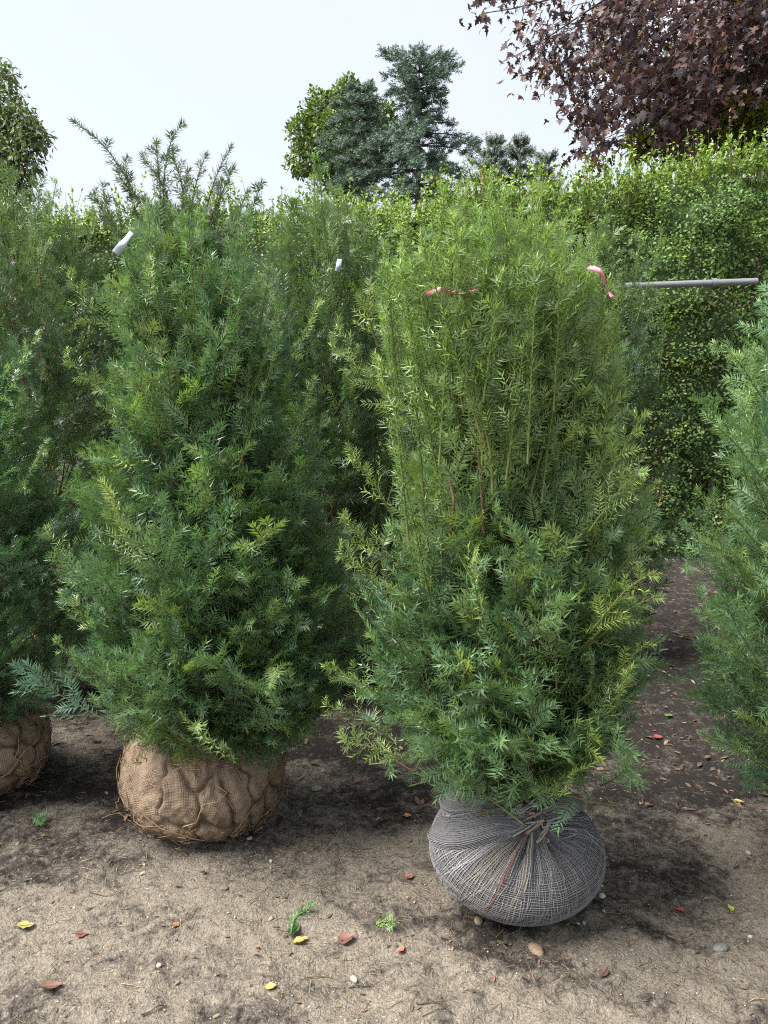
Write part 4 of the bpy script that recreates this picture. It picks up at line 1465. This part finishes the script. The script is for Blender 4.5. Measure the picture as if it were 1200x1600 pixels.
YEL, REDL, BRN, ORG, TAN, GRN, DRK = (.28, .265, .09), (.15, .070, .055), (.16, .075, .05), (.32, .16, .08), (.36, .24, .14), (.10, .19, .05), (.10, .055, .05)
LV = [(40, 1450, .055, YEL, 20, 'yellow leaf lying on the sandy soil at the left edge'),
      (128, 1466, .042, REDL, 10, 'small red brown leaf right of the yellow leaf at the left edge'),
      (68, 1309, .022, YEL, 70, 'tiny yellow leaf on the dark soil left of the burlap ball'),
      (275, 1455, .03, ORG, 40, 'small orange leaf on pale sand in front of the burlap ball'),
      (470, 1467, .05, (.42, .36, .12), 35, 'yellowish tan leaf beside the cut green sprig'),
      (542, 1468, .062, REDL, 15, 'large curled red leaf right of the cut green sprig'),
      (627, 1480, .034, (.45, .17, .12), 60, 'pinkish red leaf left in front of the grey knitted ball'),
      (424, 1548, .036, (.55, .40, .10), 0, 'amber yellow leaf near the lower middle'),
      (80, 1555, .07, (.15, .085, .065), 20, 'big faded brown leaf in the lower left corner'),
      (318, 1366, .03, REDL, 80, 'small red leaf in front of the burlap ball'),
      (1065, 1417, .042, (.25, .05, .05), -20, 'dark red leaf on the soil right of the knitted ball'),
      (1142, 1412, .030, (.36, .42, .06), 100, 'yellow green leaf at the right of the dark red leaf'),
      (1045, 1117, .055, GRN, 60, 'green leaf on the bare path beside the light green yew'),
      (1028, 1150, .05, (.26, .06, .05), 0, 'dark red leaf on the path below the green leaf'),
      (1035, 1050, .05, TAN, -10, 'pale tan leaf on the dark path'),
      (1104, 1066, .05, (.45, .36, .12), 10, 'mottled yellow leaf on the path near the right yew'),
      (1155, 1249, .045, (.42, .38, .12), -30, 'yellow leaf at the foot of the right edge yew'),
      (1048, 1040, .06, (.20, .07, .06), 30, 'reddish leaf farther along the dark path'),
      (1070, 1000, .07, TAN, 0, 'broad tan leaf lying far along the path'),
      (990, 1015, .06, (.23, .09, .07), 70, 'brown red leaf near the edge of the light green yew'),
      (150, 1163, .06, (.17, .11, .085), 10, 'brown curled leaf on dark soil between the two burlap balls'),
      (637, 1272, .036, (.50, .22, .09), 0, 'bright orange chip of leaf left of the knitted ball'),
      (660, 1250, .035, (.30, .12, .08), 80, 'rust red leaf beside the left rim of the knitted ball'),
      (560, 1220, .045, (.24, .11, .08), 30, 'rust brown leaf on dark soil between the two front yews'),
      (1150, 1345, .04, (.17, .12, .09), 50, 'dull brown leaf on the soil at the right'),
      (640, 1375, .04, (.24, .12, .09), 20, 'crumpled brown leaf left of the knitted ball foot'),
      (945, 1520, .05, (.10, .06, .055), 40, 'dark wet leaf in front of the knitted ball')]
for (u, v, s, c, r, lab) in LV:
    lay_leaf('fallen_leaf', lab, u, v, s, c, r)


def stone(name, label, u, v, r, col, flat=.6, cat='stone', group='stones on the soil'):
    g = np.random.default_rng(int(u * 3 + v))
    import bmesh
    bm = bmesh.new()
    bmesh.ops.create_icosphere(bm, subdivisions=2, radius=1)
    V = np.array([q_.co[:] for q_ in bm.verts])
    F = np.array([[w.index for w in f.verts] for f in bm.faces])
    bm.free()
    V = V * (1 + .22 * wob(V, int(u + v), 2.2))[:, None] * np.array([1, g.uniform(.6, .9), flat]) * r
    mb = MB()
    mb.add(V, F, col)
    p = on_ground(u, v)
    p[2] = gh(p[0], p[1]) + r * flat * .35
    ob = mb.build(name, M_STONE, None, smooth=True)
    ob.location = [float(k) for k in p]
    ob.rotation_euler = (0, 0, g.uniform(0, 6))
    return tag(ob, label, cat, group)


WH = (.42, .41, .38)
for (u, v, r, c, f, lab) in [(390, 1312, .010, WH, .6, 'white pebble right in front of the burlap ball'), (423, 1343, .007, WH, .7, 'small white pebble farther right of the burlap ball'),
                             (941, 1395, .013, WH, .7, 'largest white pebble beside the knitted ball'), (912, 1433, .0075, WH, .8, 'white pebble under the right foot of the knitted ball, upper of two'),
                             (903, 1434, .008, WH, .8, 'white pebble closest to the foot of the knitted ball'), (944, 1415, .006, WH, .8, 'tiny white pebble below the largest white pebble'),
                             (941, 1378, .006, WH, .8, 'tiny white pebble above the largest white pebble'), (1173, 1454, .007, WH, .8, 'white pebble near the right edge of the foreground'),
                             (495, 1229, .022, (.22, .23, .20), .35, 'flat grey green stone on dark soil between the two front yews'), (838, 1482, .030, (.24, .18, .12), .5, 'brown clod of earth in front of the knitted ball'),
                             (1126, 1476, .026, (.17, .165, .15), .4, 'flat grey stone in the right foreground'), (748, 1432, .020, (.20, .16, .12), .7, 'rounded brown stone at the left foot of the knitted ball'),
                             (553, 1527, .012, (.45, .40, .32), .7, 'pale tan pebble in the lower middle'), (249, 1512, .008, (.5, .44, .36), .7, 'pale pebble in the lower left'),
                             (423, 1345 + 10, .006, (.35, .22, .16), .6, 'small brown pebble right of the burlap ball'), (350, 1388, .016, (.18, .15, .12), .5, 'dull brown stone on the sand before the burlap ball'),
                             (468, 1266, .020, (.13, .13, .14), .4, 'dark flat stone to the right of the burlap ball'), (424, 1343 - 0 + 2 + 90, .009, (.33, .26, .19), .6, 'sandy pebble in the middle of the foreground'),
                             (1170, 1325, .012, (.34, .33, .30), .7, 'pale grey pebble at the right edge'), (505, 1204, .010, (.40, .27, .2), .7, 'small pinkish pebble behind the flat grey green stone')]:
    stone('pebble' if r < .015 else 'stone', lab, u, v, r, c, f)


def twig(label, pts, r, col, group='twigs lying on the soil'):
    P = np.array([on_ground(*p) for p in pts])
    P = spline(P, 12)
    P[:, 2] = gh(P[:, 0], P[:, 1]) + r * 1.5 + .002
    c0 = P.mean(0)
    v, q = tube(P, np.linspace(r, r * .4, 12), 5)
    mb = MB()
    mb.add(v, q, col)
    m_ = P[5]
    v, q = tube(np.array([m_, m_ + (P[11] - P[5]) * .3 + np.array([.012, .01, .004])]), [r * .6, r * .25], 4)
    mb.add(v, q, col)
    return tag(mb.build('twig', M_BARK, None, origin=c0), label, 'twig', group)


for pts, r, c, lab in [([(408, 1484), (420, 1502), (434, 1519)], .0018, (.20, .15, .10), 'thin diagonal twig left of the cut green sprig'),
                       ([(222, 1598), (245, 1585), (262, 1572)], .0022, (.09, .07, .055), 'dark twig at the bottom left'),
                       ([(190, 1547), (208, 1548), (222, 1553)], .0014, (.34, .27, .18), 'pale straw twig in the lower left'),
                       ([(160, 1283), (185, 1276), (205, 1285)], .0016, (.36, .24, .13), 'straw coloured root strand at the foot of the burlap ball'),
                       ([(475, 1528), (500, 1524), (520, 1526)], .0020, (.14, .12, .07), 'mossy twig in the lower middle'),
                       ([(545, 1540), (565, 1535), (582, 1529)], .0020, (.11, .08, .06), 'brown twig right of the mossy twig'),
                       ([(1060, 1312), (1075, 1308), (1092, 1311)], .0016, (.30, .24, .17), 'pale twig on the soil at the right'),
                       ([(650, 1568), (685, 1572), (712, 1585)], .0022, (.085, .065, .05), 'dark bent twig at the bottom middle'),
                       ([(660, 1585), (690, 1578), (705, 1566)], .0014, (.20, .16, .11), 'thin pale twig crossing the dark bent twig'),
                       ([(860, 1476), (866, 1486), (872, 1495)], .0014, (.12, .09, .07), 'short twig beside the brown clod'),
                       ([(1170, 1558), (1185, 1559), (1199, 1560)], .0018, (.33, .22, .12), 'tan twig at the right bottom edge'),
                       ([(140, 1398), (175, 1405), (195, 1395)], .0014, (.09, .075, .06), 'dark thin root in front of the burlap ball')]:
    twig(lab, pts, r, c)

# cut yew sprigs lying on the soil
g = np.random.default_rng(601)
for pts, lab, c in (([(455, 1462), (458, 1440), (470, 1428), (488, 1424)], 'cut dark green yew sprig on sand in the middle foreground', MID * 1.5),
                    ([(585, 1452), (597, 1446), (612, 1450)], 'small yellow green yew sprig left of the knitted ball', OLIVE),
                    ([(52, 1296), (60, 1285), (66, 1294)], 'small green sprig on the soil left of the burlap ball', MID * 1.2)):
    P = np.array([on_ground(*p) for p in pts])
    P[:, 2] = gh(P[:, 0], P[:, 1]) + .010
    P[-1, 2] += .012
    r_ = empty('yew_sprig', P.mean(0))
    shoot(r_, g, P, (26, .020, .0032), c, c * 1.3, nside=6, side_len=.035, radial=.2)
    ch = r_.children[0]
    ch.parent = None
    ch.location = (0, 0, 0)
    c0 = P.mean(0)
    ch.data.transform(Matrix.Translation(Vector([-float(k) for k in c0])))
    ch.location = [float(k) for k in c0]
    bpy.data.objects.remove(r_)
    ch.name = 'yew_sprig'
    tag(ch, lab, 'sprig', 'sprigs lying on the soil')
lay_leaf('fallen_leaf', 'glossy dark green leaf lying under the cut yew sprig', 460, 1452, .07, (.040, .095, .035), 70)

# gravel, crumbs and fine litter: too many to count
OCT_V = np.array([[1, 0, 0], [-1, 0, 0], [0, 1, 0], [0, -1, 0], [0, 0, .7], [0, 0, -.7]])
OCT_F = np.array([[0, 2, 4], [2, 1, 4], [1, 3, 4], [3, 0, 4]])


def scatter_xy(g, n, xr, yr, pw=1.6):
    y = yr[0] + (yr[1] - yr[0]) * g.random(n) ** pw
    x = g.uniform(-1, 1, n) * (xr * (.45 + y * .45))
    return x, y


def crumbs(name, label, n, smin, smax, cols, seed, keep=None, yr=(1.05, 4.0)):
    g = np.random.default_rng(seed)
    x, y = scatter_xy(g, n, 1.15, yr)
    if keep is not None:
        ok = g.random(n) < keep(x, y)
        x, y = x[ok], y[ok]
    n = len(x)
    s = smin + (smax - smin) * g.random(n) ** 4
    z = gh(x, y) + s * .15
    V = OCT_V[None] * g.uniform(.55, 1.25, (n, 6, 1)) * s[:, None, None]
    a = g.uniform(0, 6.28, n)
    ca, sa = np.cos(a)[:, None], np.sin(a)[:, None]
    V = np.stack([V[..., 0] * ca - V[..., 1] * sa, V[..., 0] * sa + V[..., 1] * ca, V[..., 2] * .8], -1)
    V = V + np.stack([x, y, z], 1)[:, None]
    F = (OCT_F[None] + (np.arange(n) * 6)[:, None, None]).reshape(-1, 3)
    cc = np.array(cols)[g.integers(0, len(cols), n)] * g.uniform(.7, 1.2, (n, 1))
    mb = MB()
    mb.add(V.reshape(-1, 3), F, np.repeat(cc, 6, axis=0))
    return tag(mb.build(name, M_STONE, None), label, 'litter', kind='stuff')


crumbs('gravel', 'fine pale grit scattered over the soil', 18000, .0008, .0045, [(.36, .31, .24), (.45, .41, .34), (.26, .21, .16), (.38, .31, .22), (.20, .18, .16)], 701, lambda x, y: np.clip(1.1 - .45 * (y - 1), .15, 1))
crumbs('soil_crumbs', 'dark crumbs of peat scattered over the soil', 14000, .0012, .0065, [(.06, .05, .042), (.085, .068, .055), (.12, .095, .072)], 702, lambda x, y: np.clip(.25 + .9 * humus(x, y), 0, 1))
g = np.random.default_rng(703)
n = 2300
x, y = scatter_xy(g, n, 1.15, (1.05, 6.0), 1.3)
x[:600], y[:600] = g.uniform(1.0, 3.2, 600), g.uniform(2.4, 6.4, 600)
pal_ = np.array([(.15, .10, .075), (.19, .12, .08), (.10, .075, .055), (.26, .20, .14), (.09, .10, .05), (.16, .085, .065)])
P = np.stack([x, y, gh(x, y) + .004], 1)
D = np.stack([np.cos(x * 999), np.sin(x * 999), g.normal(0, .15, n)], 1)
Nn = np.array([0, 0, 1.0]) + g.normal(0, .25, (n, 3))
mb = MB()
leaf_batch(mb, LANCE, P, D, Nn, g.uniform(.006, .026, n) * np.where(y > 2.5, 2.0, 1), pal_[g.integers(0, 6, n)] * g.uniform(.6, 1.2, (n, 1)))
tag(mb.build('leaf_litter', M_LITTER, None), 'small bits of dry leaves and needles strewn over the soil', 'litter', kind='stuff')
# dropped needles and straws
n = 3600
x, y = scatter_xy(g, n, 1.15, (1.05, 4.2), 1.4)
x[:1400] = np.where(np.arange(1400) % 2 == 0, AX, BX) + g.normal(0, .42, 1400)
y[:1400] = np.where(np.arange(1400) % 2 == 0, AY - .2, BY - .1) + g.normal(0, .32, 1400)
a = g.uniform(0, 6.28, n)
ln = g.uniform(.008, .045, n)
P0 = np.stack([x, y, gh(x, y) + .003], 1)
x2, y2 = x + np.cos(a) * ln, y + np.sin(a) * ln
P1 = np.stack([x2, y2, gh(x2, y2) + .004], 1)
mb = MB()
many_tubes(mb, np.stack([P0, P1], 1), np.tile([.0009, .0005], (n, 1)), np.array([(.10, .075, .055), (.28, .20, .12), (.07, .055, .045), (.33, .27, .18)])[g.integers(0, 4, n)], 3)
tag(mb.build('straw_bits', M_FIBRE, None), 'dropped needles, rootlets and straw over the soil', 'litter', kind='stuff')

tri = sum(sum(len(p.vertices) - 2 for p in o.data.polygons) if len(o.data.polygons) < 5000 else len(o.data.loops) - 2 * len(o.data.polygons) for o in bpy.data.objects if o.type == 'MESH')
print('TRIANGLES', tri)
